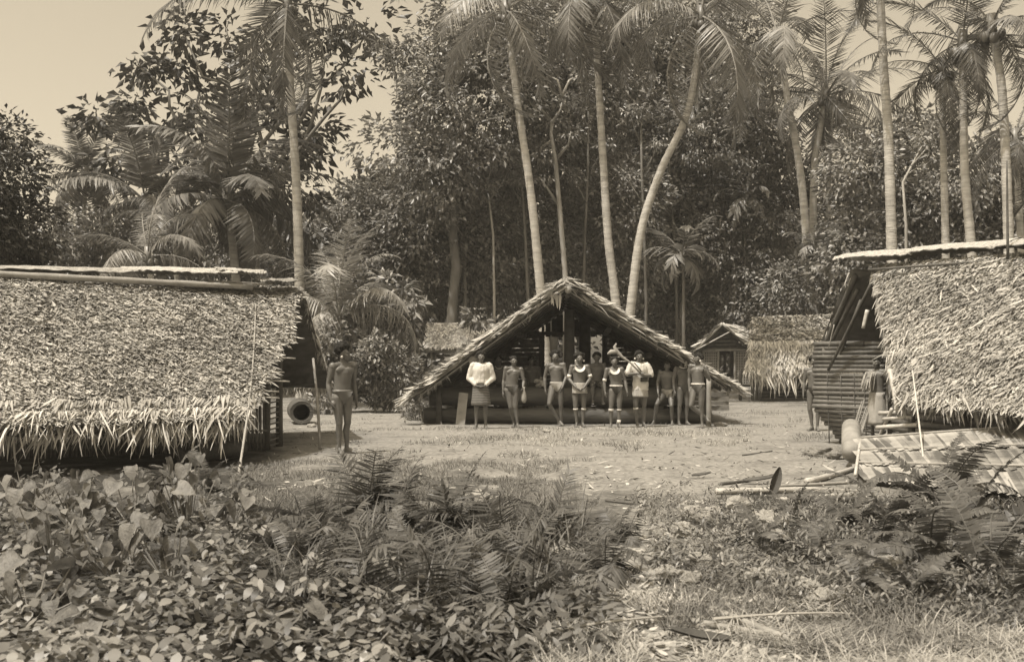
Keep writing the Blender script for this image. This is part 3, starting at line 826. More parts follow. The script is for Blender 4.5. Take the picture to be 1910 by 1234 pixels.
for r in range(13):
    z = hz(716) + r * 0.11
    if z > hz(655): break
    for xa, xb in ((1312, 1340), (1370, 1402)):
        mb = MB(); mb.box(((hx(xa) + hx(xb)) / 2, dg, z), (hx(xb) - hx(xa), 0.03, 0.055), tone=random.random()); mb.build('lattice_rod', M['fibre'], gh)
for xa, xb in ((1312, 1340), (1370, 1402)):
    for k in range(7):
        x = hx(xa) + (hx(xb) - hx(xa)) * (k + 0.5) / 7
        mb = MB(); mb.box((x, dg - 0.03, (hz(716) + hz(655)) / 2), (0.05, 0.03, hz(655) - hz(716)), tone=random.random()); mb.build('lattice_rod', M['fibre'], gh)
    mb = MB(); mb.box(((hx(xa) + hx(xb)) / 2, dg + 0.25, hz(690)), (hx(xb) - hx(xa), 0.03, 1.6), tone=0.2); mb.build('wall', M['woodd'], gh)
for r in range(6):
    z = hz(650) + r * 0.16
    w = (pk.z - z) / (pk.z - l.z) * 1.15
    if w > 0.1: pole(gh, (pk.x - w, dg + 0.05, z), (pk.x + w * 1.1, dg + 0.05, z), 0.075, 0.075, M['matting'], 'gable_plank', 6)

def far_roof(name, x0, x1, y0, y1, d, label, mt):
    h = empty(name, label=label, cat='hut')
    A = P(x0, y0, d + 1.5); B = P(x1, y0 + 1, d + 1.5); C_ = P(x1 + 6, y1, d); D = P(x0 - 6, y1, d)
    rf = roof_sheet('roof', h, A, B, C_, D, 0.1, M['thatch'], 10, 8, 0.02, -0.05)
    thatch(rf, A, B, C_, D, 22, 220, 0.2, 0.035, mt, 0.3, (0, 0.1), 0.01)
    roof_sheet('roof', h, A, B, C_ + Vector((0, 3.2, 0)), D + Vector((0, 3.2, 0)), 0.1, M['thatch_dark'], 6, 6, 0.02, -0.05)
    for u in (0.06, 0.35, 0.65, 0.94):
        p = D.lerp(C_, u) + Vector((0, 0.35, 0.05)); pole(h, (p.x, p.y, gz(p.x, p.y)), p, 0.06, 0.05, M['wood'], 'post', 6)
    z0 = gz(D.x, d)
    for r in range(max(3, int((D.z - z0) / 0.14))):
        pole(h, (D.x + 0.3, d + 0.42, z0 + 0.06 + r * 0.14), (C_.x - 0.3, d + 0.42, z0 + 0.06 + r * 0.14), 0.055, 0.05, M['matting'], 'wall_rail', 6)
    return h
far_roof('pale_roofed_hut', 800, 960, 603, 650, 35.5, 'pale thatched roof half hidden by shrubs behind the open-fronted house', M['thatch_pale'])
far_roof('distant_hut', 1240, 1298, 626, 655, 50.0, 'small distant thatched roof peeping over the sloping gable edge', M['thatch_pale'])

# ------------------------------------------------------------------ palms
def frond_mesh(name, L, npair, ll, lw, a0, droop, hang, m, seed, sweep=0.6, vee=0.25, r0=0.03, ragged=0.15, power=1.4):
    """a pinnate leaf along +X from the origin; a0 start angle, droop total bend"""
    r = np.random.default_rng(seed)
    K = 40; s = np.linspace(0, 1, K + 1)
    ang = a0 - droop * s ** power
    x = np.concatenate([[0], np.cumsum(np.cos(ang[:-1]) * L / K)]); z = np.concatenate([[0], np.cumsum(np.sin(ang[:-1]) * L / K)])
    mb = MB()
    ids = list(range(0, K + 1, 5))
    mb.tube([(x[i], 0.0, z[i]) for i in ids], [r0 * (1 - 0.85 * s[i]) + 0.002 for i in ids], 5, 0.9)
    u = np.linspace(0.12, 1.0, npair)
    b = []; d = []; n = []; Ls = []; tn = []
    for uu in u:
        px_, pz_, an = np.interp(uu, s, x), np.interp(uu, s, z), np.interp(uu, s, ang)
        t = np.array((math.cos(an), 0, math.sin(an))); up = np.array((-math.sin(an), 0, math.cos(an)))
        prof = math.sin(math.pi * min(1.0, (uu * 0.86 + 0.14))) ** 0.55 if uu < 0.97 else 0.5
        for sd in (-1, 1):
            if r.random() < ragged * 0.4: continue
            sw = sweep * (0.6 + 0.9 * uu) + r.normal(0, 0.08)
            dd = np.array((0, sd, 0)) * math.cos(sw) + t * math.sin(sw) + up * (vee + r.normal(0, 0.06)) + np.array((0, 0, -hang * r.uniform(0.6, 1.3)))
            b.append((px_, 0.0, pz_)); d.append(dd); n.append(up + 0.35 * np.array((0, -sd, 0)) + r.normal(0, 0.15, 3))
            Ls.append(ll * max(prof, 0.25) * r.uniform(1 - ragged, 1 + ragged)); tn.append(np.clip(r.normal(0.5, 0.2), 0, 1))
    k = len(b)
    V, idx, tt = strips_arrays(np.array(b), np.array(d), np.array(n), np.array(Ls), lw, -hang * 0.35 * r.uniform(0.5, 1.5, k), np.array(tn), (0.5, 1.0, 0.7, 0.06))
    n0 = len(mb.v)
    mb.v += [tuple(q) for q in V.tolist()]
    mb.f += [tuple(int(j) + n0 for j in q) for q in idx.reshape(-1, 4)]
    mb.t += tt.tolist()
    return mb.mesh(name, m)

FR = [frond_mesh('frond', 4.0, 62, 0.78, 0.042, R(8), dr, hg, M['palm'], 20 + i, 0.55, 0.15, ragged=0.3) for i, (dr, hg) in enumerate(((R(55), 0.25), (R(80), 0.5), (R(100), 0.7), (R(125), 0.9)))]
FRD = [frond_mesh('frond', 4.0, 62, 0.8, 0.085, R(12), dr, hg, M['palm'], 40 + i, 0.5, 0.12, ragged=0.25) for i, (dr, hg) in enumerate(((R(50), 0.25), (R(75), 0.5), (R(95), 0.7), (R(120), 0.9)))]
FRL = [frond_mesh('frond', 4.0, 54, 0.85, 0.06, R(12), dr, hg, M['palm_bright'], 60 + i, 0.5, 0.12, ragged=0.3) for i, (dr, hg) in enumerate(((R(60), 0.3), (R(85), 0.6), (R(105), 0.8), (R(125), 1.0)))]
FRP = [frond_mesh('frond', 4.0, 62, 0.78, 0.042, R(8), dr, hg, M['palm_pale'], 30 + i, 0.55, 0.15, ragged=0.3) for i, (dr, hg) in enumerate(((R(55), 0.25), (R(80), 0.5), (R(100), 0.7), (R(125), 0.9)))]

def palm(label, pts, d, n, fl, r, seed, fronds=FR, emin=-60, emax=78, name='coconut_palm', group='coconut palms around the clearing', basez=None, trunk_m=None, y2=None, nuts=True):
    """pts: trunk in photo pixels from low to crown"""
    rr = random.Random(seed)
    W_ = [P(px, py, d + (0 if y2 is None else (y2 - d) * i / (len(pts) - 1))) for i, (px, py) in enumerate(pts)]
    g0 = W_[0] - (W_[1] - W_[0]).normalized() * 0.01
    zb = gz(W_[0].x, W_[0].y)
    dirn = (W_[0] - W_[1]); dirn = dirn / max(abs(dirn.z), 1e-3)
    base = Vector((W_[0].x + dirn.x * (W_[0].z - zb) * 0.8, W_[0].y + dirn.y * (W_[0].z - zb) * 0.8, zb - 0.05))
    root = empty(name, base, label=label, cat='palm', group=group)
    path = [base] + W_
    # resample smoothly
    pts2 = []; K = 78
    cum = [0]
    for i in range(1, len(path)): cum.append(cum[-1] + (path[i] - path[i - 1]).length)
    for k in range(K + 1):
        s = cum[-1] * k / K
        j = max(i for i in range(len(path)) if cum[i] <= s + 1e-6); j = min(j, len(path) - 2)
        u = (s - cum[j]) / max(cum[j + 1] - cum[j], 1e-6)
        p0 = path[max(j - 1, 0)]; p1 = path[j]; p2 = path[j + 1]; p3 = path[min(j + 2, len(path) - 1)]
        q = 0.5 * ((2 * p1) + (p2 - p0) * u + (2 * p0 - 5 * p1 + 4 * p2 - p3) * u * u + (3 * p1 - p0 - 3 * p2 + p3) * u ** 3)
        pts2.append(q - base)
    mb = MB(); mb.tube(pts2, [r * (1.25 - 0.45 * min(1, k / K * 1.1)) * (1 + (0.045 if k % 2 else -0.03) + 0.02 * math.sin(k * 0.7)) * (1.5 - 0.5 * min(1, k / 6)) for k in range(K + 1)], 10, rr.random())
    mb.build('trunk', trunk_m or M['trunk'], root, True)
    top = pts2[-1]
    for i in range(n):
        u = (i + 0.5) / n
        el = emax + (emin - emax) * u ** 0.85 + rr.gauss(0, 6)
        az = i * 2.39996 + rr.gauss(0, 0.25)
        me = fronds[min(3, int(u * 3.2 + rr.random() * 0.9))]
        s = fl / 4.0 * rr.uniform(0.85, 1.1)
        put('frond', me, root, top + Vector((0, 0, 0.05 * (1 - u))), (rr.gauss(0, 0.25), -R(el), az), s)
    if n > 9 and nuts:
        mb = MB()
        for i in range(7):
            an = i * 0.9; mb.ell(top + Vector((0.24 * math.cos(an), 0.24 * math.sin(an), -0.22 - 0.06 * (i % 3))), (0.11, 0.11, 0.14), 8, 6, 0.4)
        mb.tube([top + Vector((0, 0, -0.35)), top + Vector((0, 0, 0.3))], [r * 0.9, r * 1.2], 8, 0.5)
        mb.build('nut_cluster', M['shrub'], root, True)
    return root

palm('tall coconut palm rising behind the ridge of the shaggy long hut', [(557, 470), (552, 330), (541, 150), (536, 8)], 34, 15, 4.8, 0.145, 1)
palm('coconut palm leaning slightly behind the gable peak, nearest the peak', [(1008, 540), (990, 360), (965, 190), (944, 20)], 34, 13, 4.2, 0.13, 2, FRP)
palm('straight tall coconut palm just past the gable peak, its crown above the frame', [(1148, 560), (1134, 440), (1122, 250), (1106, -10)], 34, 13, 4.2, 0.125, 3)
palm('coconut palm with a strongly curved pale trunk over the sloping roof', [(1176, 578), (1196, 430), (1232, 320), (1285, 200), (1308, 30)], 33, 14, 4.2, 0.125, 4, FRP)
palm('leaning coconut palm of the close pair, slanting away from its neighbour', [(1512, 560), (1495, 340), (1468, 180), (1450, 70)], 42, 15, 4.6, 0.16, 5, FRP)
palm('coconut palm of the close pair with a full drooping crown', [(1516, 560), (1518, 330), (1528, 250), (1541, 180)], 42.5, 20, 4.5, 0.155, 6)
palm('thin coconut trunk standing behind the close pair of palms', [(1545, 470), (1545, 350), (1552, 190)], 46, 8, 3.6, 0.12, 7)
palm('bare straight palm trunk above the pale ridge sheet, crown above the frame', [(1664, 490), (1657, 260), (1648, 120), (1638, -90)], 27, 10, 2.8, 0.125, 8)
palm('slim palm behind the pale ridge, second trunk from its leaning end', [(1764, 470), (1760, 300), (1757, 130)], 28, 11, 2.8, 0.10, 9)
palm('slightly curved palm behind the pale ridge, third trunk along', [(1812, 470), (1800, 330), (1797, 200), (1795, 80)], 27, 11, 2.8, 0.115, 10)
palm('last tall palm beside the ridge spike above the pale ridge sheet', [(1882, 470), (1876, 300), (1868, 160), (1850, 50)], 26, 11, 2.8, 0.12, 11)
palm('far coconut palm standing alone against the pale sky beside the edge tree', [(155, 500), (157, 400), (160, 325)], 46, 22, 3.2, 0.11, 12, FRD)
palm('broad coconut palm with upswept fronds before the breadfruit tree', [(440, 520), (432, 440), (425, 375)], 37, 22, 4.6, 0.16, 13, FRD, emin=-35)
palm('drooping palm showing between the lone sky palm and the upswept palm', [(300, 500), (285, 440), (270, 375)], 40, 15, 4.0, 0.12, 14, FRD, emin=-45)
palm('short palm with arching fronds over the bark-covered ridge', [(282, 540), (280, 500), (276, 478)], 33, 10, 2.9, 0.10, 15, FRP, emin=-10)
for i, (px, y0) in enumerate(((330, 405), (350, 400), (480, 420))):
    palm(['thin palm stem over the ridge, nearest the arching short palm', 'thin palm stem over the ridge, middle of three', 'thin palm stem over the ridge, nearest the tall trunk'][i], [(px, 520), (px - 3, 460), (px - 5, y0)], 38 + i, 9, 3.2, 0.11, 16 + i, emin=-30)
palm('young trunkless coconut palm with great fronds spreading beside the lone man', [(634, 690), (635, 650), (632, 590)], 32.5, 17, 3.4, 0.11, 21, FRL, emin=0, emax=84, name='young_palm', nuts=False, trunk_m=M['bark'])
palm('dark-topped palm half hidden at the photo edge past the ridge spike', [(1905, 470), (1900, 380), (1893, 260)], 30, 12, 3.0, 0.10, 22)

# strap-leaved palm hanging in front of the forest and a pandanus above the far roof
STR = [frond_mesh('strap_leaf', 1.3, 14, 0.42, 0.09, R(10), R(dr), 0.6, M['palm_pale'], 50 + i, 0.9, 0.1, 0.015) for i, dr in enumerate((60, 95, 120))]
def straps(label, pts, d, n, fl, seed, emin, emax, name='fan_palm', r=0.06):
    return palm(label, pts, d, n, fl * 4 / 1.3, r, seed, [STR[0], STR[1], STR[2], STR[2]], emin, emax, name, 'small palms in the undergrowth', nuts=False, trunk_m=M['bark'])
straps('small palm with hanging ribbon leaves against the dark forest', [(1392, 560), (1390, 460), (1392, 370)], 46.5, 15, 2.0, 31, -70, 85)
straps('dark pandanus with drooping blades where the close palms meet', [(1524, 580), (1521, 520), (1519, 460)], 41.5, 18, 1.25, 32, -70, 80, 'pandanus', 0.09)
straps('bushy feather palm beside the curved trunk over the roof', [(1275, 560), (1275, 520), (1272, 480)], 39, 11, 1.9, 33, -30, 80)

# ------------------------------------------------------------------ broad-leaved trees
def crown_arrays(lobes, leaf, wid, dens, clump, r, updir=0.5, droop=0.3, shell=0.55):
    C, Dn, Nn, Ls, Ws, Ts = [], [], [], [], [], []
    for (c, rad) in lobes:
        c = np.array(c); rad = np.array(rad if not isinstance(rad, float) else (rad, rad, rad * 0.9))
        per = 15
        ncl = max(8, int(dens * 3.14 * rad[0] * rad[2] / (leaf * wid * 0.35) / per))
        v = nrm(r.normal(0, 1, (ncl, 3)))
        q = v * (shell + (1 - shell) * r.random((ncl, 1)) ** 0.6)
        q *= (1 + 0.22 * np.sin(v[:, :1] * 5 + c[0]) * np.cos(v[:, 2:] * 6 + c[2]))
        cc = c + q * rad
        for j in range(ncl):
            k = int(per * r.uniform(0.6, 1.4))
            off = r.normal(0, 1, (k, 3)) * np.array((1, 1, 0.5)) * clump * 0.42
            C.append(cc[j] + off)
            out = nrm(off + q[j] * clump * 0.7 + np.array((0, 0, -droop * clump)))
            Dn.append(out + r.normal(0, 0.35, (k, 3)))
            Nn.append(np.array((0, -0.25, 1.0)) * updir + v[j] * 0.35 + r.normal(0, 0.38, (k, 3)))
            Ls.append(leaf * r.uniform(0.6, 1.3, k)); Ws.append(wid * r.uniform(0.7, 1.25, k))
            Ts.append(np.clip(r.normal(r.uniform(0.3, 0.7), 0.18, k), 0, 1))
    return [np.concatenate(q) for q in (C, Dn, Nn, Ls, Ws, Ts)]

def limb(mb, a, b, ra, rb, seed, seg=7, wig=0.06):
    rr = random.Random(seed); a = Vector(a); b = Vector(b); L = (b - a).length
    pts = [a + (b - a) * (i / 6) + Vector((rr.gauss(0, wig), rr.gauss(0, wig), rr.gauss(0, wig * 0.6))) * L * (0 if i in (0, 6) else 0.5) + Vector((0, 0, 0.06 * L * math.sin(math.pi * i / 6))) for i in range(7)]
    mb.tube(pts, [ra + (rb - ra) * i / 6 for i in range(7)], seg, rr.random())

def tree(label, base_px, d, lobes_px, leaf, wid, m, seed, dens=2.6, clump=0.6, trunk_r=0.16, bark_m=None, name='forest_tree', group='forest trees behind the village', shell=0.55, cat='tree', trunk_top=None, ydepth=0.8, twigs=0):
    r = np.random.default_rng(seed)
    base = on_ground((base_px - CX) / F * d, d, -0.05)
    root = empty(name, base, label=label, cat=cat, group=group)
    lobes = []
    for k, lp in enumerate(lobes_px):
        px, py, rp = lp[:3]; dd = d + (lp[3] if len(lp) > 3 else r.uniform(-1.2, 1.2))
        c = P(px, py, dd); rm = rp / F * dd
        ry = rp if len(lp) < 5 else lp[4]
        lobes.append((np.array(c - base), (rm, rm * ydepth, ry / F * dd)))
    A_ = crown_arrays(lobes, leaf, wid, dens, clump, r, shell=shell)
    o = put('crown', leaf_mesh('crown', *A_, m), root)
    mb = MB()
    cm = sum((Vector(l[0]) for l in lobes), Vector()) / len(lobes)
    low = min(l[0][2] for l in lobes); tt = Vector((cm.x * 0.6, cm.y * 0.6, max(0.5, low - 0.1)))
    if trunk_top is not None: tt = P(trunk_top[0], trunk_top[1], d) - base
    limb(mb, (0, 0, 0), tt, trunk_r, trunk_r * 0.65, seed, 9, 0.03)
    for k, (c, rad) in enumerate(lobes):
        limb(mb, tt, Vector(c) + Vector((0, 0, -0.2 * rad[2])), trunk_r * 0.5, trunk_r * 0.15, seed * 31 + k, 6, 0.09)
        for q in range(3 + twigs):
            v = nrm(r.normal(0, 1, 3)); e = Vector(c + v * np.array(rad) * 0.85)
            limb(mb, Vector(c) + Vector((0, 0, -0.2 * rad[2])), e, trunk_r * 0.16, trunk_r * 0.05, seed * 57 + k * 9 + q, 5, 0.1)
    mb.build('trunk', bark_m or M['bark'], root, True)
    return root

LF = 0.24
tree('great dark forest tree filling the top beside the first leaning palm', 843, 40, [(810, 110, 80), (880, 200, 130), (805, 235, 62), (900, 60, 110), (830, 300, 110), (740, 110, 35), (930, 130, 100)], LF, 0.12, M['forest'], 101, dens=1.7, trunk_r=0.22, trunk_top=(840, 330))
tree('tall forest tree between the leaning palm and the straight palm', 1020, 44, [(1000, 90, 110), (1060, 190, 110), (1080, 60, 110), (1010, 260, 100), (1120, 150, 90)], LF, 0.12, M['forest'], 102, dens=2.0, trunk_r=0.2)
tree('tall feathery forest tree between the straight and the curved palm', 1190, 50, [(1200, 130, 120), (1260, 50, 110), (1180, 260, 110), (1300, 170, 110), (1250, 250, 110)], LF, 0.10, M['forest2'], 103, trunk_r=0.2)
tree('forest tree behind the crown of the curved palm', 1370, 47, [(1360, 110, 90), (1400, 200, 60), (1340, 230, 100), (1390, 40, 60)], LF, 0.12, M['forest'], 104, dens=1.8)
tree('round bushy tree beside the spreading young palm', 740, 42, [(690, 385, 55), (745, 365, 50), (800, 420, 85), (720, 450, 80), (660, 420, 45), (760, 500, 70)], LF, 0.12, M['forest'], 105, trunk_r=0.15)
tree('leafy tree with slim trunk behind the left gable edge', 850, 43, [(850, 380, 90), (905, 440, 80), (860, 500, 80), (930, 520, 70), (810, 540, 60)], 0.22, 0.11, M['forest2'], 106, trunk_r=0.14)
tree('leafy tree with pale stem behind the gable peak', 960, 44, [(950, 330, 80), (1000, 420, 80), (960, 480, 70), (1030, 500, 70)], 0.22, 0.11, M['forest2'], 107)
tree('sunlit tree between the straight and curved trunks above the roof', 1140, 45, [(1100, 350, 80), (1090, 450, 80), (1170, 380, 80), (1180, 480, 70), (1120, 530, 60)], 0.22, 0.11, M['forest2'], 108)
tree('dark leafy tree behind the bushy feather palm', 1270, 48, [(1270, 370, 90), (1320, 300, 80), (1250, 460, 80), (1330, 440, 90)], LF, 0.12, M['forest'], 109)
tree('glossy leafy tree behind the hanging ribbon-leaved palm', 1420, 47, [(1390, 330, 80), (1440, 420, 90), (1400, 500, 90), (1470, 330, 60), (1440, 260, 45)], LF, 0.12, M['forest'], 110)
tree('sunlit thicket tree above the lattice-fronted far hut', 1340, 50, [(1300, 530, 80), (1370, 545, 80), (1230, 550, 70), (1420, 540, 70), (1330, 590, 60)], 0.26, 0.13, M['forest2'], 111, trunk_r=0.1, clump=0.5)
tree('dense tree with forked pale branches between bare palm trunks', 1690, 39, [(1620, 320, 80), (1700, 300, 80), (1650, 410, 90), (1740, 400, 80), (1600, 480, 80), (1700, 250, 50), (1690, 480, 80)], LF, 0.13, M['forest'], 112, bark_m=M['palebark'])
tree('dark tree behind the last palms above the pale ridge', 1830, 38, [(1820, 330, 80), (1880, 400, 80), (1850, 450, 70), (1790, 430, 70), (1900, 310, 60)], LF, 0.12, M['forest'], 113)
tree('low dark tree between pandanus and the pale ridge sheet', 1580, 43, [(1570, 540, 60), (1480, 540, 60), (1600, 460, 60), (1560, 470, 60)], 0.2, 0.1, M['forest'], 114, trunk_r=0.1)
tree('dark thick-leaved tree cut by the photo edge near the pale sky', 20, 24, [(15, 260, 50), (30, 340, 55), (45, 430, 75), (10, 480, 60), (-60, 300, 90), (-60, 420, 100)], 0.16, 0.08, M['bread'], 115, dens=2.6, clump=0.4, group='trees behind the long hut')
tree('low leafy thicket tree between edge tree and lone sky palm', 120, 38, [(100, 440, 50), (200, 440, 55), (160, 470, 50), (250, 470, 50), (70, 500, 50)], 0.18, 0.09, M['forest'], 116, trunk_r=0.08, group='trees behind the long hut')
tree('breadfruit tree with clumps of large dark leaves against the pale sky', 500, 43,
     [(425, 70, 38), (345, 60, 35), (330, 130, 48), (262, 120, 34), (250, 195, 34), (180, 215, 38, 0, 22), (290, 250, 60), (370, 190, 60), (400, 280, 60), (470, 120, 50), (480, 230, 55), (540, 180, 50), (600, 90, 55), (650, 140, 42), (680, 60, 48), (560, 290, 40), (590, 250, 30), (575, 360, 30), (580, 430, 40), (220, 300, 40), (330, 330, 60), (500, 330, 50), (560, 40, 40)],
     0.44, 0.24, M['bread'], 117, dens=1.5, clump=0.8, trunk_r=0.24, name='breadfruit_tree', group='trees behind the long hut', shell=0.35, trunk_top=(480, 430), twigs=1)
tree('forest edge tree glimpsed past the tall trunk under the breadfruit', 650, 48, [(640, 400, 50), (610, 460, 50), (560, 470, 60), (480, 460, 60)], 0.24, 0.12, M['forest'], 118, group='trees behind the long hut')

# pale bare-branched trees
def bare_tree(label, d, paths, r0, name='pale_tree'):
    base = on_ground((paths[0][0][0] - CX) / F * d, d, -0.05)
    root = empty(name, base, label=label, cat='tree', group='pale bare-branched trees')
    mb = MB()
    for k, p in enumerate(paths):
        pts = [P(x, y, d + (0.25 * math.sin(k * 2.1 + i) if k else 0)) - base for i, (x, y) in enumerate(p)]
        if k == 0: pts = [Vector((pts[0].x, pts[0].y, 0))] + pts
        n = len(pts); ra = r0 if k == 0 else r0 * 0.55; rb = r0 * 0.5 if k == 0 else r0 * 0.14
        mb.tube(pts, [ra + (rb - ra) * i / (n - 1) for i in range(n)], 7, random.random())
    mb.build('trunk', M['bark' if name == 'sapling' else 'palebark'], root, True)
    ends = [P(p[-1][0], p[-1][1], d) - base for p in paths]
    r = np.random.default_rng(len(paths) * 7 + int(d))
    lob = [(np.array(e), (0.4, 0.4, 0.28)) for e in ends]
    A_ = crown_arrays(lob, 0.2, 0.08, 0.6, 0.35, r)
    put('crown', leaf_mesh('crown', *A_, M['forest2']), root)
bare_tree('pale forked tree with crooked white limbs between leaning and straight palms', 40, [[(1055, 520), (1045, 400), (1036, 300), (1028, 250), (1030, 225)], [(1030, 228), (1010, 205), (990, 195), (985, 175)], [(1030, 228), (1045, 205), (1050, 185)], [(1030, 262), (1010, 275), (1008, 290)], [(1034, 300), (1060, 270), (1065, 245)], [(1048, 180), (1040, 150), (1018, 138)], [(1048, 180), (1062, 150), (1080, 140)], [(1046, 390), (1020, 350), (1005, 330)]], 0.12)
bare_tree('thin pale tree with fan of bare twigs before the dark trees', 40, [[(922, 560), (920, 440), (912, 370), (905, 345)], [(906, 348), (880, 325), (860, 318)], [(906, 348), (915, 320), (930, 300)], [(908, 355), (950, 335), (970, 330)], [(910, 368), (880, 352), (865, 350)], [(912, 375), (935, 345), (950, 315)]], 0.06)
bare_tree('pale forked dead branches among the bare palm trunks', 34, [[(1690, 420), (1684, 340), (1700, 310), (1726, 262)], [(1686, 330), (1715, 310), (1740, 292)], [(1700, 310), (1730, 275), (1760, 255)], [(1715, 290), (1722, 270), (1735, 240)]], 0.055)

for px, d, top, lb in ((868, 41, 230, 'slender pale sapling stem between the dark tree and thin twiggy tree'), (985, 41, 190, 'slender sapling stem close beside the first leaning palm'), (1088, 42, 170, 'slender sapling stem between the forked tree and the straight palm'), (1205, 42, 210, 'slender sapling stem crossing behind the curved palm'), (1262, 47, 200, 'slender pale stem rising above the bushy feather palm'), (1352, 52, 240, 'slender pale stem above the lattice-fronted far hut'), (1425, 50, 300, 'slender stem behind the hanging ribbon-leaved palm')):
    s_ = random.uniform(-14, 14)
    bare_tree(lb, d, [[(px, 560), (px + s_ * 0.4, 440), (px + s_, 320), (px + s_ * 1.2, top)], [(px + s_, 330), (px + s_ + 22, 290), (px + s_ + 30, 262)], [(px + s_ * 0.8, 380), (px + s_ - 20, 345), (px + s_ - 34, 330)], [(px + s_ * 1.1, 270), (px + s_ - 16, 235), (px + s_ - 20, 215)]], 0.075, 'sapling')
# the far forest that closes the clearing
lob = []
for i in range(34):
    px = 540 + i * 44; top = 470 if px < 690 else 340 + 60 * math.sin(i * 1.3) if px < 1420 else 420 + 30 * math.sin(i)
    for py in (top, top + 110, top + 220):
        lob.append((np.array(P(px + random.uniform(-20, 20), py, 56 + random.uniform(-2, 2))), (2.2, 1.6, 2.0)))
for i in range(14):
    px = -60 + i * 46
    for py in (480, 570): lob.append((np.array(P(px, py, 52)), (1.6, 1.5, 1.4)))
A_ = crown_arrays(lob, 0.42, 0.22, 1.6, 0.9, np.random.default_rng(77))
tag(put('far_forest', leaf_mesh('far_forest', *A_, M['forest'])), 'dense dark far forest closing the view behind the trees', 'forest', kind='stuff')

# ------------------------------------------------------------------ shrubs behind the clearing
def shrub(label, px, py, d, lobes, leaf, wid, m, seed, dens=1.3, clump=0.3, name='shrub', group='shrubs behind the clearing'):
    return tree(label, px, d, lobes, leaf, wid, m, seed, dens, clump, 0.035, M['bark'], name, group, 0.4, 'shrub')
shrub('large-leaved glossy shrub standing above the bushes beside the young palm', 745, 700, 33, [(740, 560, 50), (700, 580, 35), (772, 570, 30), (750, 600, 30), (735, 640, 35)], 0.36, 0.14, M['shrub'], 201, 2.2)
shrub('low spreading bush beside the left gable eave', 700, 745, 29.5, [(690, 690, 40), (740, 690, 40), (665, 715, 32), (715, 725, 36), (700, 655, 34), (750, 730, 28), (640, 735, 24)], 0.15, 0.075, M['shrub'], 202, 3, 0.18)
shrub('big-leaved shrub in front of the half-hidden pale roof', 880, 660, 33, [(886, 592, 15, 0, 20), (845, 690, 16), (800, 690, 16)], 0.28, 0.11, M['shrub'], 203, 2)
shrub('leafy bush behind the lone man by the gable', 610, 740, 29, [(610, 640, 40), (640, 690, 36), (600, 700, 34), (610, 735, 30)], 0.18, 0.085, M['shrub'], 204, 2.4, 0.2)
shrub('small dark bush at the foot of the left eave', 790, 800, 24.5, [(785, 772, 26), (765, 760, 18)], 0.09, 0.04, M['shrub'], 205, 2.6, 0.16)
shrub('leafy bush behind the far lattice-fronted hut', 1340, 640, 47, [(1320, 590, 40), (1380, 580, 40), (1290, 610, 30), (1430, 575, 40)], 0.25, 0.12, M['forest2'], 206, 2.2, 0.4)
shrub('scrubby bush between shrubs and the pale roof', 790, 700, 34, [(775, 700, 24), (830, 705, 18), (750, 705, 22)], 0.14, 0.06, M['shrub'], 207, 2.2, 0.22)
shrub('dark bush behind the ridge end of the long hut', 580, 700, 38, [(590, 560, 40), (570, 600, 40), (640, 610, 40), (620, 550, 30)], 0.24, 0.12, M['forest'], 208, 2.2, 0.25)

# ------------------------------------------------------------------ people
def remesh(mb, name, m, vox, smooth=3):
    me = mb.mesh(name, None)
    o = bpy.data.objects.new('tmp', me); COL.objects.link(o)
    md = o.modifiers.new('r', 'REMESH'); md.mode = 'VOXEL'; md.voxel_size = vox; md.use_smooth_shade = True
    if smooth:
        sm = o.modifiers.new('s', 'SMOOTH'); sm.factor = 0.5; sm.iterations = smooth
    dg = bpy.context.evaluated_depsgraph_get()
    out = bpy.data.meshes.new_from_object(o.evaluated_get(dg)); out.name = name
    bpy.data.objects.remove(o)
    out.materials.clear(); out.materials.append(m)
    return out

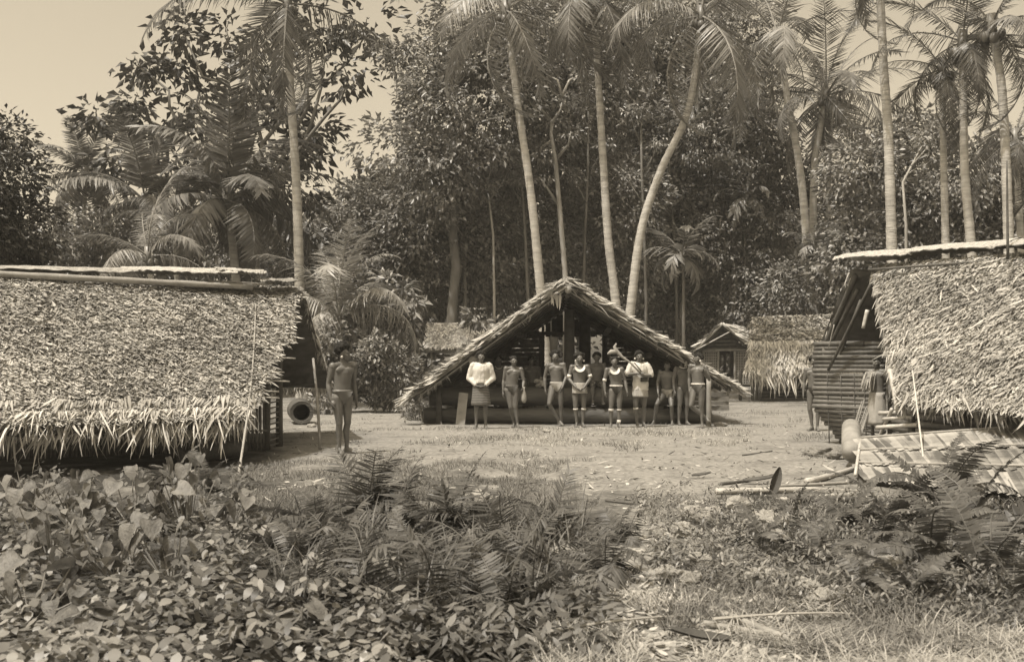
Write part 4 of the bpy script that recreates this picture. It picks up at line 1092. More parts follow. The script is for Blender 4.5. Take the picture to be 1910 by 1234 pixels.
def person(label, loc, H=1.62, rz=0.0, J=None, vox=0.011, hair=(0.115, 0.12, 0.12), hair_off=(0, 0.015, 0.05), wear=(), group=None, head_turn=0.0, tone=0.5, foot=None, grip=(0.6, 0.6)):
    """faces -Y (towards the camera) when rz = 0; template 1.66 m; L is the picture's left"""
    j = dict(pel=(0, 0, 0.92), waist=(0, 0, 1.06), chest=(0, 0.005, 1.25), neck=(0, 0.015, 1.415), head=(0, -0.005, 1.535),
             shL=(-0.175, 0.015, 1.355), shR=(0.175, 0.015, 1.355), elL=(-0.225, 0.04, 1.08), elR=(0.225, 0.04, 1.08), wrL=(-0.235, -0.02, 0.84), wrR=(0.235, -0.02, 0.84),
             hiL=(-0.085, 0, 0.88), hiR=(0.085, 0, 0.88), knL=(-0.095, -0.025, 0.475), knR=(0.095, -0.025, 0.475), anL=(-0.10, 0.02, 0.07), anR=(0.10, 0.02, 0.07),
             toL=(-0.135, -0.15, 0.02), toR=(0.135, -0.15, 0.02), haL=None, haR=None)
    if J: j.update(J)
    pr = random.Random(int(abs(loc[0]) * 977 + abs(loc[1]) * 131)); sw = pr.uniform(-0.03, 0.03); tl = pr.uniform(-0.02, 0.02)
    for k_ in list(j):                                   # weight on one leg, shoulders answering
        if j[k_] is None: continue
        q_ = list(j[k_])
        if k_ in ('pel', 'waist', 'hiL', 'hiR'): q_[0] += sw
        elif k_ in ('neck', 'head'): q_[0] -= sw * 0.6
        elif k_ in ('shL', 'elL'): q_[2] += tl; q_[0] -= sw * 0.4
        elif k_ in ('shR', 'elR'): q_[2] -= tl; q_[0] -= sw * 0.4
        j[k_] = tuple(q_)
    head_turn += pr.uniform(-0.3, 0.3)
    v = {k: (Vector(q) if q is not None else None) for k, q in j.items()}
    b = MB()
    # trunk, one lofted column of ellipses
    pel, wa, ch, ne = v['pel'], v['waist'], v['chest'], v['neck']
    up = ne - Vector((0, 0, 0.06))
    secs = [(pel + Vector((0, 0, -0.10)), 0.07, 0.06), (pel + Vector((0, 0, -0.06)), 0.125, 0.092), (pel, 0.14, 0.10), (pel.lerp(wa, 0.6), 0.137, 0.094), (wa, 0.136, 0.092), (wa.lerp(ch, 0.5), 0.146, 0.098), (ch, 0.16, 0.105), (ch.lerp(up, 0.5), 0.166, 0.094), (up, 0.11, 0.065), (ne, 0.055, 0.05)]
    b.loft(secs, 18)
    for s in (-1, 1):
        b.ell(ch + Vector((s * 0.074, -0.073, 0.04)), (0.084, 0.026, 0.052))
        b.ell(pel + Vector((s * 0.07, 0.055, -0.03)), (0.075, 0.065, 0.08))
    b.ell(wa + Vector((0, -0.045, -0.05)), (0.09, 0.05, 0.10))
    hd = v['head']
    b.cone(ne + Vector((0, 0.0, -0.04)), 0.058, hd + Vector((0, 0.015, -0.03)), 0.05)
    Mh = Matrix.Rotation(head_turn, 3, 'Z')
    def hp(x, y, z): return hd + Mh @ Vector((x, y, z))
    b.ell(hp(0, 0.012, 0.03), (0.073, 0.092, 0.088), 14, 10)
    b.ell(hp(0, -0.022, -0.035), (0.056, 0.062, 0.075), 12, 8)
    b.ell(hp(0, -0.055, -0.085), (0.028, 0.026, 0.024))
    b.cone(hp(0, -0.082, 0.012), 0.010, hp(0, -0.100, -0.020), 0.017)
    b.ell(hp(0, -0.078, -0.052), (0.028, 0.016, 0.014))
    for s in (-1, 1):
        b.ell(hp(s * 0.03, -0.073, 0.028), (0.03, 0.016, 0.011))
        b.ell(hp(s * 0.076, 0.012, -0.005), (0.012, 0.022, 0.034))
        b.ell(hp(s * 0.042, -0.058, -0.02), (0.025, 0.022, 0.022))
    for si, s in (('L', -1), ('R', 1)):
        sh, el, wr = v['sh' + si], v['el' + si], v['wr' + si]
        b.cone(ne + Vector((s * 0.03, 0.01, -0.03)), 0.045, sh, 0.052)
        b.ell(sh, (0.062, 0.062, 0.066))
        b.cone(sh, 0.056, sh.lerp(el, 0.55), 0.050); b.cone(sh.lerp(el, 0.5), 0.050, el, 0.039)
        b.cone(el, 0.039, el.lerp(wr, 0.3), 0.043); b.cone(el.lerp(wr, 0.3), 0.043, wr, 0.027)
        hdir = (wr - el).normalized() if v['ha' + si] is None else (v['ha' + si] - wr).normalized()
        fw = Vector((0, -1, 0)); sd = hdir.cross(fw)
        if sd.length < 0.2: sd = Vector((s, 0, 0))
        sd.normalize(); nr = sd.cross(hdir).normalized()       # palm normal
        acr = nr if abs(nr.y) > 0.5 else sd                     # hanging hand: fingers side by side front to back
        oth = hdir.cross(acr).normalized()
        if oth.dot(Vector((-s, 0, 0))) < 0: oth = -oth
        pc = wr + hdir * 0.055
        Mx = Matrix((acr, oth, hdir)).transposed()
        b.ell(pc, (0.040, 0.019, 0.055), 10, 8, M=Mx)
        cur = grip[0 if s < 0 else 1]
        for f, (o_, ln) in enumerate(((-0.030, 0.062), (-0.010, 0.074), (0.011, 0.070), (0.030, 0.052))):
            k0 = wr + hdir * 0.092 + acr * o_
            k1 = k0 + (hdir * math.cos(cur * 0.6) + oth * math.sin(cur * 0.6)) * ln * 0.5
            k2 = k1 + (hdir * math.cos(cur * 1.6) + oth * math.sin(cur * 1.6)) * ln * 0.5
            b.cone(k0 - hdir * 0.02, 0.0105, k1, 0.0098, 6); b.cone(k1, 0.0098, k2, 0.0085, 6)
        a_ = acr if acr.dot(fw) > 0 else -acr
        t0 = wr + hdir * 0.035 + a_ * 0.028; t1 = t0 + (hdir * 0.7 + a_ * 0.6 + oth * 0.3).normalized() * 0.036; t2 = t1 + (hdir * 0.95 + oth * 0.4).normalized() * 0.028
        b.cone(t0, 0.014, t1, 0.0115, 6); b.cone(t1, 0.0115, t2, 0.0095, 6)
        hi, kn, an, to = v['hi' + si], v['kn' + si], v['an' + si], v['to' + si]
        b.cone(hi + Vector((0, 0, -0.01)), 0.092, hi.lerp(kn, 0.5), 0.076); b.cone(hi.lerp(kn, 0.5), 0.076, kn, 0.054)
        b.ell(kn, (0.054, 0.056, 0.06))
        ax = (an - kn).normalized(); toe = (to - an); toe.z = 0; toe = toe.normalized() if toe.length > 0.01 else Vector((0, -1, 0))
        bkw = -(toe - ax * toe.dot(ax)).normalized()
        cf = kn.lerp(an, 0.30) + bkw * 0.018
        b.cone(kn, 0.05, cf, 0.055); b.cone(cf, 0.055, kn.lerp(an, 0.7), 0.036); b.cone(kn.lerp(an, 0.65), 0.037, an, 0.033)
        hl = an - toe * 0.03 + Vector((0, 0, -0.032 if an.z < 0.12 else -0.02))
        fdir = (to - hl).normalized()
        b.cone(an, 0.034, hl, 0.034)
        ball = hl.lerp(to, 0.72); side = fdir.cross(Vector((0, 0, 1))).normalized()
        b.cone(hl, 0.032, ball + Vector((0, 0, 0.004)), 0.030); b.cone(an + fdir * 0.03, 0.03, ball, 0.026)
        b.ell(ball, (0.042, 0.042, 0.022))
        for q in range(5):
            o_ = (q - 2) * 0.0185
            tp = ball + side * o_ + fdir * (0.055 - abs(q - 1.2 if s < 0 else q - 2.8) * 0.008)
            b.cone(ball + side * o_ * 0.9, 0.013, tp + Vector((0, 0, -0.004)), 0.011, 6)
    sc = H / 1.66
    root = empty('person', loc, rz, label, 'person', group)
    root.scale = (sc, sc, sc)
    put('body', remesh(b, 'body', M['skin'], vox), root)
    if hair:
        hb = MB(); c = hp(*hair_off) + Mh @ Vector((0, max(0.0, 0.85 * hair[1] - 0.088), 0))
        rr = random.Random(int(abs(loc[0]) * 1000))
        for q in range(70):
            th = rr.uniform(0, math.pi * 2); cz = rr.uniform(-0.45, 1)
            if cz < 0.25 and math.sin(th) < -0.25: continue
            s_ = math.sqrt(1 - cz * cz)
            w = Mh @ Vector((s_ * math.cos(th) * hair[0] * 0.8, s_ * math.sin(th) * hair[1] * 0.8, cz * hair[2] * 0.8))
            hb.ell(c + w, rr.uniform(0.022, 0.036), 6, 4)
        hb.ell(c + Mh @ Vector((0, 0.015, 0.01)), (hair[0] * 0.82, hair[1] * 0.85, hair[2] * 0.82), 12, 8)
        put('hair', remesh(hb, 'hair', M['hair'], 0.013, 1), root)
    eb = MB()
    for s in (-1, 1): eb.ell(hp(s * 0.030, -0.082, 0.010), (0.010, 0.006, 0.006), 8, 6)
    eb.build('eyes', M['eye'], root, True)
    def wearit(w):
        k = w[0]
        if k == 'loincloth':
            m = M[w[1]]; mb = MB()
            hl_ = pel + Vector((0, 0, 0.045))
            mb.loft([(hl_ + Vector((0, 0, -0.028)), 0.156, 0.124), (hl_ + Vector((0, 0, 0.0)), 0.156, 0.124), (hl_ + Vector((0, 0, 0.025)), 0.152, 0.118)], 20)
            V = []; n = 5
            for q in range(n + 1):
                u = q / n; wd = 0.105 * (1 - u) ** 0.8 + 0.03
                z = -0.0 - u * 0.19
                for xx in (-1, 0, 1): V.append(hl_ + Vector((xx * wd, -0.134 + 0.03 * abs(xx) - 0.016 * math.sin(u * 3) + 0.05 * u, z)))
            Fc = [(q * 3 + i, q * 3 + i + 1, q * 3 + i + 4, q * 3 + i + 3) for q in range(n) for i in (0, 1)]
            K = len(V); V += [p_ + Vector((0, 0.05, 0)) for p_ in V]; Fc += [tuple(K + i for i in f[::-1]) for f in Fc]
            for q in range(n):
                for i in (0, 2):
                    Fc.append((q * 3 + i, q * 3 + i + 3, K + q * 3 + i + 3, K + q * 3 + i))
            mb.add(V, Fc)
            put('loincloth', mb.mesh('loincloth', m, True), root)
        elif k == 'belt':
            mb = MB(); c = pel + Vector((0, 0, 0.06))
            mb.loft([(c + Vector((0, 0, -0.016)), 0.160, 0.126), (c + Vector((0, 0, 0.016)), 0.158, 0.122)], 22)
            put('belt', mb.mesh('belt', M[w[1]], True), root)
        elif k == 'skirt':
            _, mt, z0, z1, flare = w; mb = MB(); mid = (v['knL'] + v['knR']) / 2
            hem = pel.lerp(Vector((mid.x, mid.y, z1)), 0.75); hem.z = z1
            top = pel.lerp(wa, 0.5); top.z = z0
            secs = []
            for q in range(9):
                u = q / 8; c = top.lerp(hem, u); secs.append((c, 0.158 + flare * u, 0.126 + flare * 0.9 * u))
            mb.loft(secs, 36, wob=lambda i, an: 1 + 0.035 * (i / 8) * math.sin(an * 9 + i * 0.25) + 0.02 * math.sin(an * 4 + 1))
            put('skirt', mb.mesh('skirt', M[mt], True), root)
        elif k == 'shirt':
            _, mt, hem, sleeve = w; mb = MB()
            secs = [(Vector((pel.x, pel.y, hem)), 0.182, 0.15), (Vector((pel.x, pel.y, hem + 0.05)), 0.176, 0.147), (wa, 0.168, 0.138), (ch, 0.184, 0.15), (ch.lerp(up, 0.6), 0.18, 0.142), (up + Vector((0, 0, 0.01)), 0.15, 0.125), (ne + Vector((0, 0, -0.005)), 0.068, 0.066)]
            mb.loft(secs, 24, wob=lambda i, an: 1 + 0.03 * math.sin(an * 6 + i * 1.3))
            for si, s in (('L', -1), ('R', 1)):
                sh, el, wr = v['sh' + si], v['el' + si], v['wr' + si]
                mb.cone(ne + Vector((s * 0.04, 0.01, -0.04)), 0.052, sh, 0.072); mb.cone(sh, 0.076, el if sleeve > 0.99 else sh.lerp(el, min(1, sleeve * 2)), 0.066 if sleeve > 0.9 else 0.078)
                if sleeve > 0.99: mb.cone(el, 0.064, el.lerp(wr, 0.85), 0.046)
            sm = remesh(mb, 'shirt', M[mt], 0.014, 2)
            for q in sm.vertices:                       # creases
                q.co += q.normal * (0.012 * mnoise.noise(Vector((q.co.x * 26, q.co.y * 14, q.co.z * 9))) + 0.008 * math.sin(q.co.x * 60 + 3 * mnoise.noise(q.co * 8)) * (1.2 - q.co.z))
            put('shirt', sm, root)
        elif k == 'crescent':
            mb = MB(); c = ne + Vector((0, -0.10, -0.02)); V = []; Fc = []; n = 16
            for q in range(n + 1):
                a = math.pi * (0.96 + 1.08 * q / n); wd = 0.018 + 0.045 * math.sin(math.pi * q / n)
                for rr_, dy in ((0.085, 0.0), (0.085 + wd, -0.028)):
                    V.append(c + Vector((rr_ * math.cos(a) * 1.05, dy - 0.035 * abs(math.sin(a)) + 0.02, rr_ * math.sin(a) * 1.02)))
            Fc = [(2 * q, 2 * q + 1, 2 * q + 3, 2 * q + 2) for q in range(n)]
            K = len(V); V += [p_ + Vector((0, -0.012, 0)) for p_ in V]; Fc += [tuple(K + i for i in f[::-1]) for f in Fc]
            Fc += [(2 * q + 1, 2 * q + 3, K + 2 * q + 3, K + 2 * q + 1) for q in range(n)]
            mb.add(V, Fc); put('breast_crescent', mb.mesh('breast_crescent', M['shell']), root)
        elif k == 'necklace':
            mb = MB(); c = ne + Vector((0, -0.03, -0.02)); r_ = w[2]
            pts = [c + Vector((0.085 * math.cos(a), -0.075 * math.sin(a) - 0.005, -r_ * max(0, math.sin(a)) )) for a in [math.pi * 2 * q / 20 for q in range(21)]]
            mb.tube(pts, 0.012, 6); put('necklace', mb.mesh('necklace', M[w[1]], True), root)
        elif k == 'band':
            _, a_, b_, u, r_, h, mt = w; a_, b_ = v[a_], v[b_]; t_ = (b_ - a_).normalized(); c = a_.lerp(b_, u)
            mb = MB(); mb.tube([c - t_ * h / 2, c + t_ * h / 2], [r_, r_ * 0.97], 14)
            put('arm_band' if 'sh' in w[1] or 'el' in w[1] else 'leg_band', mb.mesh('band', M[mt], True), root)
        elif k == 'headband':
            mb = MB(); mb.loft([(hp(0, 0.012, 0.052), 0.086, 0.106), (hp(0, 0.012, 0.085), 0.08, 0.098)], 18)
            put('headband', mb.mesh('headband', M['cloth_grey'], True), root)
        elif k == 'beard':
            mb = MB(); mb.ell(hp(0, -0.05, -0.09), (0.055, 0.045, 0.05)); mb.ell(hp(0, -0.06, -0.13), (0.04, 0.035, 0.05))
            put('beard', mb.mesh('beard', M['hair'], True), root)
        elif k == 'ear':
            mb = MB()
            for s in (-1, 1): mb.ell(hp(s * 0.092, 0.0, -0.04), (0.022, 0.014, 0.022), 8, 6)
            put('ear_ornaments', mb.mesh('ear_ornaments', M['shell'], True), root)
        elif k == 'bag':
            _, at_, mt, ln, off = w[:5]; p_ = v[at_] + Vector(off)
            mb = MB(); mb.loft([(p_ + Vector((0, 0, -ln)), 0.03, 0.03), (p_ + Vector((0, 0, -ln * 0.8)), 0.062, 0.05), (p_ + Vector((0, 0, -ln * 0.45)), 0.055, 0.045), (p_, 0.022, 0.02), (p_ + Vector((0, 0, 0.05)), 0.03, 0.03)], 14, wob=lambda i, an: 1 + 0.06 * math.sin(an * 5 + i))
            bo = put('hand_bag', mb.mesh('hand_bag', M[mt], True), None)
            bo.matrix_world = Matrix.LocRotScale(Vector(loc), Matrix.Rotation(rz, 3, 'Z').to_quaternion(), Vector((sc, sc, sc)))
            tag(bo, w[5] if len(w) > 5 else None, 'bag')
        elif k == 'sash':
            mb = MB(); a_ = v['shL'] + Vector((0.06, -0.06, 0.04)); b_ = wa + Vector((0.11, -0.12, -0.02))
            mb.tube([a_, a_.lerp(b_, 0.35) + Vector((0, -0.10, 0)), a_.lerp(b_, 0.7) + Vector((0, -0.06, 0)), b_], 0.014, 6, flat=0.5)
            mb.box(b_ + Vector((-0.06, -0.03, -0.0)), (0.16, 0.03, 0.10))
            put('shoulder_pouch', mb.mesh('shoulder_pouch', M['dark'], False), root)
    for w in wear: wearit(w)
    return root

def bands(knee=True, arm=True):
    o = []
    if arm: o += [('band', 'shL', 'elL', 0.80, 0.052, 0.065, 'shell'), ('band', 'shR', 'elR', 0.80, 0.052, 0.065, 'shell')]
    if knee: o += [('band', 'knL', 'anL', 0.16, 0.059, 0.03, 'shell'), ('band', 'knR', 'anR', 0.16, 0.059, 0.03, 'shell')]
    return o
GRP = 'men gathered along the front of the open house'
# the lone man, turned a little to the picture's right
person('lone man with round bushy hair standing on the earth beside the long hut', G(640, 846), 1.62, R(34),
       dict(elL=(-0.225, 0.07, 1.08), wrL=(-0.20, 0.0, 0.83), elR=(0.215, 0.09, 1.09), wrR=(0.25, 0.06, 0.83), anL=(-0.055, 0.03, 0.07), knL=(-0.07, -0.015, 0.475), toL=(-0.08, -0.16, 0.02), knR=(0.075, 0.0, 0.475), anR=(0.085, 0.06, 0.07), toR=(0.21, -0.09, 0.02)),
       0.0095, (0.145, 0.128, 0.135), (0, 0.01, 0.078), [('loincloth', 'skin'), ('ear',)], head_turn=R(30))
def gp(px, py=796): return G(px, py)
person('man in long-sleeved white shirt and striped kilt with hands joined', gp(897, 799), 1.58, 0, dict(elL=(-0.26, 0.03, 1.09), elR=(0.26, 0.03, 1.09), wrL=(-0.10, -0.13, 0.93), wrR=(0.09, -0.13, 0.93), haL=(0.0, -0.16, 0.88), haR=(0.0, -0.16, 0.88)), 0.012,
       (0.11, 0.11, 0.10), wear=[('skirt', 'kilt', 1.0, 0.50, 0.05), ('shirt', 'cloth', 0.98, 1.0)], group=GRP)
mb = MB(); mb.box((0, 0, 0), (0.045, 0.02, 0.17)); q = gp(897, 799)
person('thin man with crossed shins holding a pale bag beside the kilted man', gp(957, 797), 1.50, R(4), dict(knL=(-0.06, -0.06, 0.475), anL=(0.03, 0.06, 0.07), toL=(-0.02, -0.1, 0.02), knR=(0.05, -0.05, 0.475), anR=(0.10, -0.06, 0.07), toR=(0.12, -0.24, 0.02), elR=(0.24, 0.0, 1.08), wrR=(0.22, -0.12, 0.95)), 0.012,
       (0.085, 0.095, 0.075), (0, 0.02, 0.055), [('loincloth', 'woodd'), ('bag', 'wrR', 'fibre', 0.32, (0.02, -0.05, -0.05), 'pale plaited bag hanging from the thin man with crossed shins')], GRP)
person('tall lean man with wide bushy hair, one knee bent, pale loincloth', gp(1037, 794), 1.60, R(-6), dict(pel=(0.0, 0, 0.92), hiL=(-0.085, 0, 0.88), knL=(-0.14, -0.16, 0.50), anL=(0.08, -0.05, 0.10), toL=(0.19, -0.14, 0.03), knR=(0.11, 0.0, 0.475), anR=(0.12, 0.06, 0.07), toR=(0.10, -0.12, 0.02), elL=(-0.25, 0.05, 1.09), wrL=(-0.24, 0.0, 0.84), elR=(0.24, -0.02, 1.09), wrR=(0.15, -0.16, 0.86)), 0.012,
       (0.17, 0.13, 0.13), (0, 0.02, 0.06), [('loincloth', 'cloth_grey')], GRP)
person('man with shell crescent, white arm bands and striped apron, hands clasped', gp(1081, 796), 1.56, 0, dict(elL=(-0.25, 0.0, 1.10), elR=(0.25, 0.0, 1.10), wrL=(-0.09, -0.17, 0.90), wrR=(0.09, -0.17, 0.90), haL=(0.01, -0.19, 0.82), haR=(0.0, -0.2, 0.82), anL=(-0.06, 0.02, 0.07), anR=(0.07, 0.02, 0.07), toL=(-0.09, -0.15, 0.02), toR=(0.12, -0.15, 0.02)), 0.012,
       (0.15, 0.13, 0.115), (0, 0.02, 0.055), [('skirt', 'apron', 1.0, 0.76, 0.015), ('crescent',), ('necklace', 'dark', 0.02), ('ear',)] + bands(), GRP)
person('stocky man with shell crescent, white belt and knee bands, arms hanging', gp(1147, 797), 1.47, R(3), dict(anL=(-0.09, 0.02, 0.07), anR=(0.09, -0.02, 0.07), elL=(-0.24, 0.02, 1.08), wrL=(-0.24, -0.04, 0.85), elR=(0.25, 0.03, 1.09), wrR=(0.27, -0.08, 0.86)), 0.012,
       (0.115, 0.115, 0.09), (0, 0.02, 0.055), [('loincloth', 'dark'), ('belt', 'shell'), ('crescent',), ('necklace', 'fibre', 0.12), ('band', 'shL', 'elL', 0.85, 0.05, 0.06, 'shell'), ('band', 'knL', 'anL', 0.14, 0.06, 0.05, 'shell'), ('band', 'knR', 'anR', 0.14, 0.059, 0.025, 'shell'), ('band', 'knR', 'anR', 0.82, 0.048, 0.07, 'shell')], GRP)
Hp = gp(1193, 796)
person('man in loose white tunic with forked club across his shoulder', Hp, 1.60, R(5), dict(elL=(-0.27, -0.03, 1.14), wrL=(-0.06, -0.20, 1.17), elR=(0.27, -0.03, 1.13), wrR=(0.03, -0.22, 1.12), haL=(0.03, -0.24, 1.2), haR=(-0.06, -0.24, 1.15), anL=(-0.05, 0.02, 0.07), toL=(-0.06, -0.15, 0.02), anR=(0.1, 0.05, 0.07)), 0.012,
       (0.10, 0.105, 0.095), wear=[('skirt', 'apron', 0.95, 0.66, 0.02), ('shirt', 'cloth', 0.80, 0.42), ('sash',), ('ear',), ('band', 'knL', 'anL', 0.16, 0.059, 0.03, 'shell')], group=GRP)
cl = MB(); b0 = Hp + Vector((0.02, -0.26, 1.10))
pt = [b0, P(1176, 676, b0.y), P(1160, 665, b0.y), P(1151, 656, b0.y), P(1146, 646, b0.y), P(1150, 640, b0.y)]
cl.tube([q - b0 for q in pt], [0.018, 0.02, 0.03, 0.045, 0.035, 0.012], 10, 0.6)
cl.tube([P(1151, 656, b0.y) - b0, P(1140, 656, b0.y) - b0, P(1133, 660, b0.y) - b0], [0.05, 0.055, 0.02], 10, 0.6)
o = cl.build('club', M['wood'], None, True, b0)
tag(o, 'forked wooden club held up by the man in loose white tunic', 'club')
person('dim man perched against the log with legs spread between tunic and bearded men', on_ground((1243 - CX) / F * 23.6, 23.6), 1.50, R(-12), dict(pel=(0.02, 0.14, 0.80), waist=(0.02, 0.10, 0.94), chest=(0.02, 0.07, 1.13), neck=(0.02, 0.05, 1.30), head=(0.02, 0.02, 1.42), shL=(-0.155, 0.06, 1.24), shR=(0.195, 0.06, 1.24), hiL=(-0.06, 0.14, 0.77), hiR=(0.10, 0.14, 0.77), knL=(-0.22, -0.16, 0.50), anL=(-0.30, -0.02, 0.07), toL=(-0.34, -0.18, 0.02), knR=(0.13, -0.10, 0.46), anR=(0.14, 0.0, 0.07), toR=(0.15, -0.17, 0.02), elL=(-0.22, 0.05, 0.98), wrL=(-0.19, -0.14, 0.78), elR=(0.24, 0.08, 0.97), wrR=(0.20, -0.06, 0.76)), 0.012,
       (0.09, 0.10, 0.085), wear=[('loincloth', 'cloth_grey')], group=GRP)
person('dim bearded man with pale headband beside the belted youth', on_ground((1274 - CX) / F * 23.55, 23.55), 1.52, R(14), dict(elR=(0.22, 0.05, 1.08), wrR=(0.10, -0.14, 1.02)), 0.012, (0.10, 0.11, 0.10), (0, 0.02, 0.05), [('loincloth', 'woodd'), ('necklace', 'shell', 0.03), ('headband',), ('beard',)], GRP)
person('youth with white belt, bent leg and hand raised to his shoulder at the end post', gp(1302, 797), 1.55, R(-26), dict(knL=(-0.12, -0.15, 0.50), anL=(0.16, 0.10, 0.22), toL=(0.26, 0.02, 0.15), knR=(0.07, 0.0, 0.475), anR=(0.09, 0.03, 0.07), elR=(0.26, -0.02, 1.10), wrR=(0.20, -0.14, 1.30), haR=(0.17, -0.12, 1.40), elL=(-0.22, 0.06, 1.09), wrL=(-0.20, 0.0, 0.86)), 0.012,
       (0.11, 0.115, 0.10), wear=[('loincloth', 'woodd'), ('belt', 'shell'), ('ear',)], group=GRP, head_turn=R(-30))
# men in the shade behind the logs
def seated(label, px, d, z, H, rz):
    x = (px - CX) / F * d
    return person(label, (x, d, z), H, rz, dict(pel=(0, 0, 0.50), waist=(0, -0.01, 0.64), chest=(0, -0.02, 0.83), neck=(0, -0.02, 1.0), head=(0, -0.04, 1.12), shL=(-0.175, -0.01, 0.94), shR=(0.175, -0.01, 0.94), elL=(-0.23, -0.04, 0.68), elR=(0.23, -0.04, 0.68), wrL=(-0.12, -0.24, 0.56), wrR=(0.12, -0.24, 0.56), hiL=(-0.09, -0.02, 0.48), hiR=(0.09, -0.02, 0.48), knL=(-0.13, -0.38, 0.46), knR=(0.13, -0.38, 0.46), anL=(-0.12, -0.36, 0.07), anR=(0.12, -0.36, 0.07), toL=(-0.14, -0.53, 0.02), toR=(0.14, -0.53, 0.02)), 0.014, (0.115, 0.12, 0.11), wear=[('loincloth', 'dark')], group=GRP)
seated('shadowed man seated on the log between the two crescent wearers', 1113, 24.42, 0.42, 1.55, 0)
xx = (931 - CX) / F * 25.1
person('shadowed man with thin necklace standing behind the logs next to the kilted man', (xx, 25.1, 0.0), 1.52, R(5), dict(wrL=(-0.1, -0.2, 1.0), wrR=(0.08, -0.2, 0.98)), 0.014, (0.09, 0.1, 0.09), wear=[('loincloth', 'dark'), ('necklace', 'shell', 0.06)], group=GRP)
xx = (992 - CX) / F * 25.2
person('barely visible man standing deep in the shade behind the logs', (xx, 25.2, 0.0), 1.50, R(-10), None, 0.014, (0.11, 0.11, 0.1), wear=[('loincloth', 'dark')], group=GRP)
# white bundle on the log
r = np.random.default_rng(5)
mb = MB()
for k in range(16): mb.ell(Vector((r.normal(0, 0.07), r.normal(0, 0.04), 0.03 + abs(r.normal(0, 0.09)))), r.uniform(0.03, 0.055), 7, 5, r.random())
o = put('flower_bundle', remesh(mb, 'flower_bundle', M['stone'], 0.014, 1), None, ((1009 - CX) / F * 24.25, 24.25, 0.81))
tag(o, 'pale knobbly bundle resting on the upper log beside the wide-haired man', 'bundle')
# people by the right-hand hut
x = (1519 - CX) / F * 21.5
person('slim figure half hidden past the corner of the bamboo end wall', G(1520, 803) * 0 + on_ground(x, 21.5), 1.50, R(-25), dict(anL=(-0.05, 0.03, 0.07), anR=(0.06, 0.0, 0.07)), 0.013, (0.12, 0.12, 0.11), wear=[('loincloth', 'dark')])
x = (1636 - CX) / F * 16.7
mb = MB(); mb.box((0, 0, 0.11), (0.62, 0.5, 0.22), tone=0.3); mb.build('doorstep', M['woodd'], rh, False, (x, 16.75, 0.0))
person('man with pale cloth over his shoulder in the doorway of the bamboo hut', (x, 16.7, 0.22), 1.24, R(-38), dict(elL=(-0.24, -0.03, 1.1), wrL=(-0.14, -0.17, 1.2), elR=(0.25, 0.03, 1.09), wrR=(0.28, -0.04, 0.86)), 0.012, (0.11, 0.115, 0.10), wear=[('skirt', 'cloth_grey', 0.93, 0.25, 0.05)], head_turn=R(-20))
n = 50
b_ = np.stack([rng.normal(-0.10, 0.035, n), rng.normal(-0.05, 0.04, n), rng.normal(1.06, 0.015, n)], 1)
o = put('shoulder_cloth', strip_mesh('shoulder_cloth', b_, np.stack([rng.normal(-0.28, 0.12, n), rng.normal(-0.28, 0.08, n), np.full(n, -0.75)], 1), np.stack([rng.normal(-0.3, 0.5, n), np.full(n, -1.0), rng.normal(0.3, 0.3, n)], 1), rng.uniform(0.16, 0.32, n), 0.028, rng.normal(-0.15, 0.08, n), rng.random(n), M['fibre'], (0.8, 1, 0.9, 0.3)), None, (x, 16.7, 0.22 - 0.06), (0, 0, R(-10)))
tag(o, 'pale fibre cloth draped over the shoulder of the man in the doorway', 'cloth')

# ------------------------------------------------------------------ foreground plants
def heart_leaf(name, m, seed, L=0.16):
    r = random.Random(seed); mb = MB(); n = 10
    V = [(0, 0, 0)]; out = []
    prof = [(-0.10, 0.20), (-0.13, 0.36), (-0.02, 0.47), (0.2, 0.50), (0.42, 0.42), (0.65, 0.28), (0.85, 0.12), (1.0, 0.0)]
    bend = r.uniform(0.12, 0.4); fold = r.uniform(0.15, 0.5)
    def pt(u, w): return (u * L * math.cos(bend * u), w * L, L * (abs(w) * fold - bend * u * u * 0.9 + 0.03 * math.sin(u * 9 + w * 7)))
    mid = [pt(u, 0) for u, w in prof]
    V = mid + [pt(u, w) for u, w in prof] + [pt(u, -w) for u, w in prof]
    K = len(prof); Fc = []
    for i in range(K - 1):
        if i < K - 2:
            Fc += [(i, i + 1, K + i + 1, K + i), (i + 1, i, 2 * K + i, 2 * K + i + 1)]
        else:
            Fc += [(i, i + 1, K + i), (i + 1, i, 2 * K + i)]
    mb.add(V, Fc, r.random())
    return mb.mesh(name, m, True)
HL = [heart_leaf('leaf', M['broad'], i, 0.145) for i in range(10)]

def heart_plant(label, px, py, tall, n, rad, seed, sc=(0.45, 1.15), group='heart-leaved plants in the near bush'):
    rr = random.Random(seed); base = G(px, py)
    root = empty('heart_leaved_plant', base, label=label, cat='plant', group=group)
    mb = MB()
    for i in range(n):
        az = rr.uniform(0, 6.283); rd = rad * math.sqrt(rr.random()); h = tall * rr.uniform(0.25, 1.0) * (1 - 0.35 * (rd / rad) ** 2)
        p = Vector((rd * math.cos(az), rd * math.sin(az) * 0.8, h))
        mb.tube([(p.x * 0.25, p.y * 0.25, 0), (p.x * 0.7, p.y * 0.7, h * 0.6), p], [0.006, 0.005, 0.003], 5, 0.5)
        hd = -math.pi / 2 + rr.gauss(0, 1.0)
        put('leaf', HL[rr.randrange(10)], root, p, (rr.gauss(0, 0.5), rr.uniform(0.0, 1.3), hd), rr.uniform(*sc))
    mb.build('stems', M['rachis'], root)
    return root
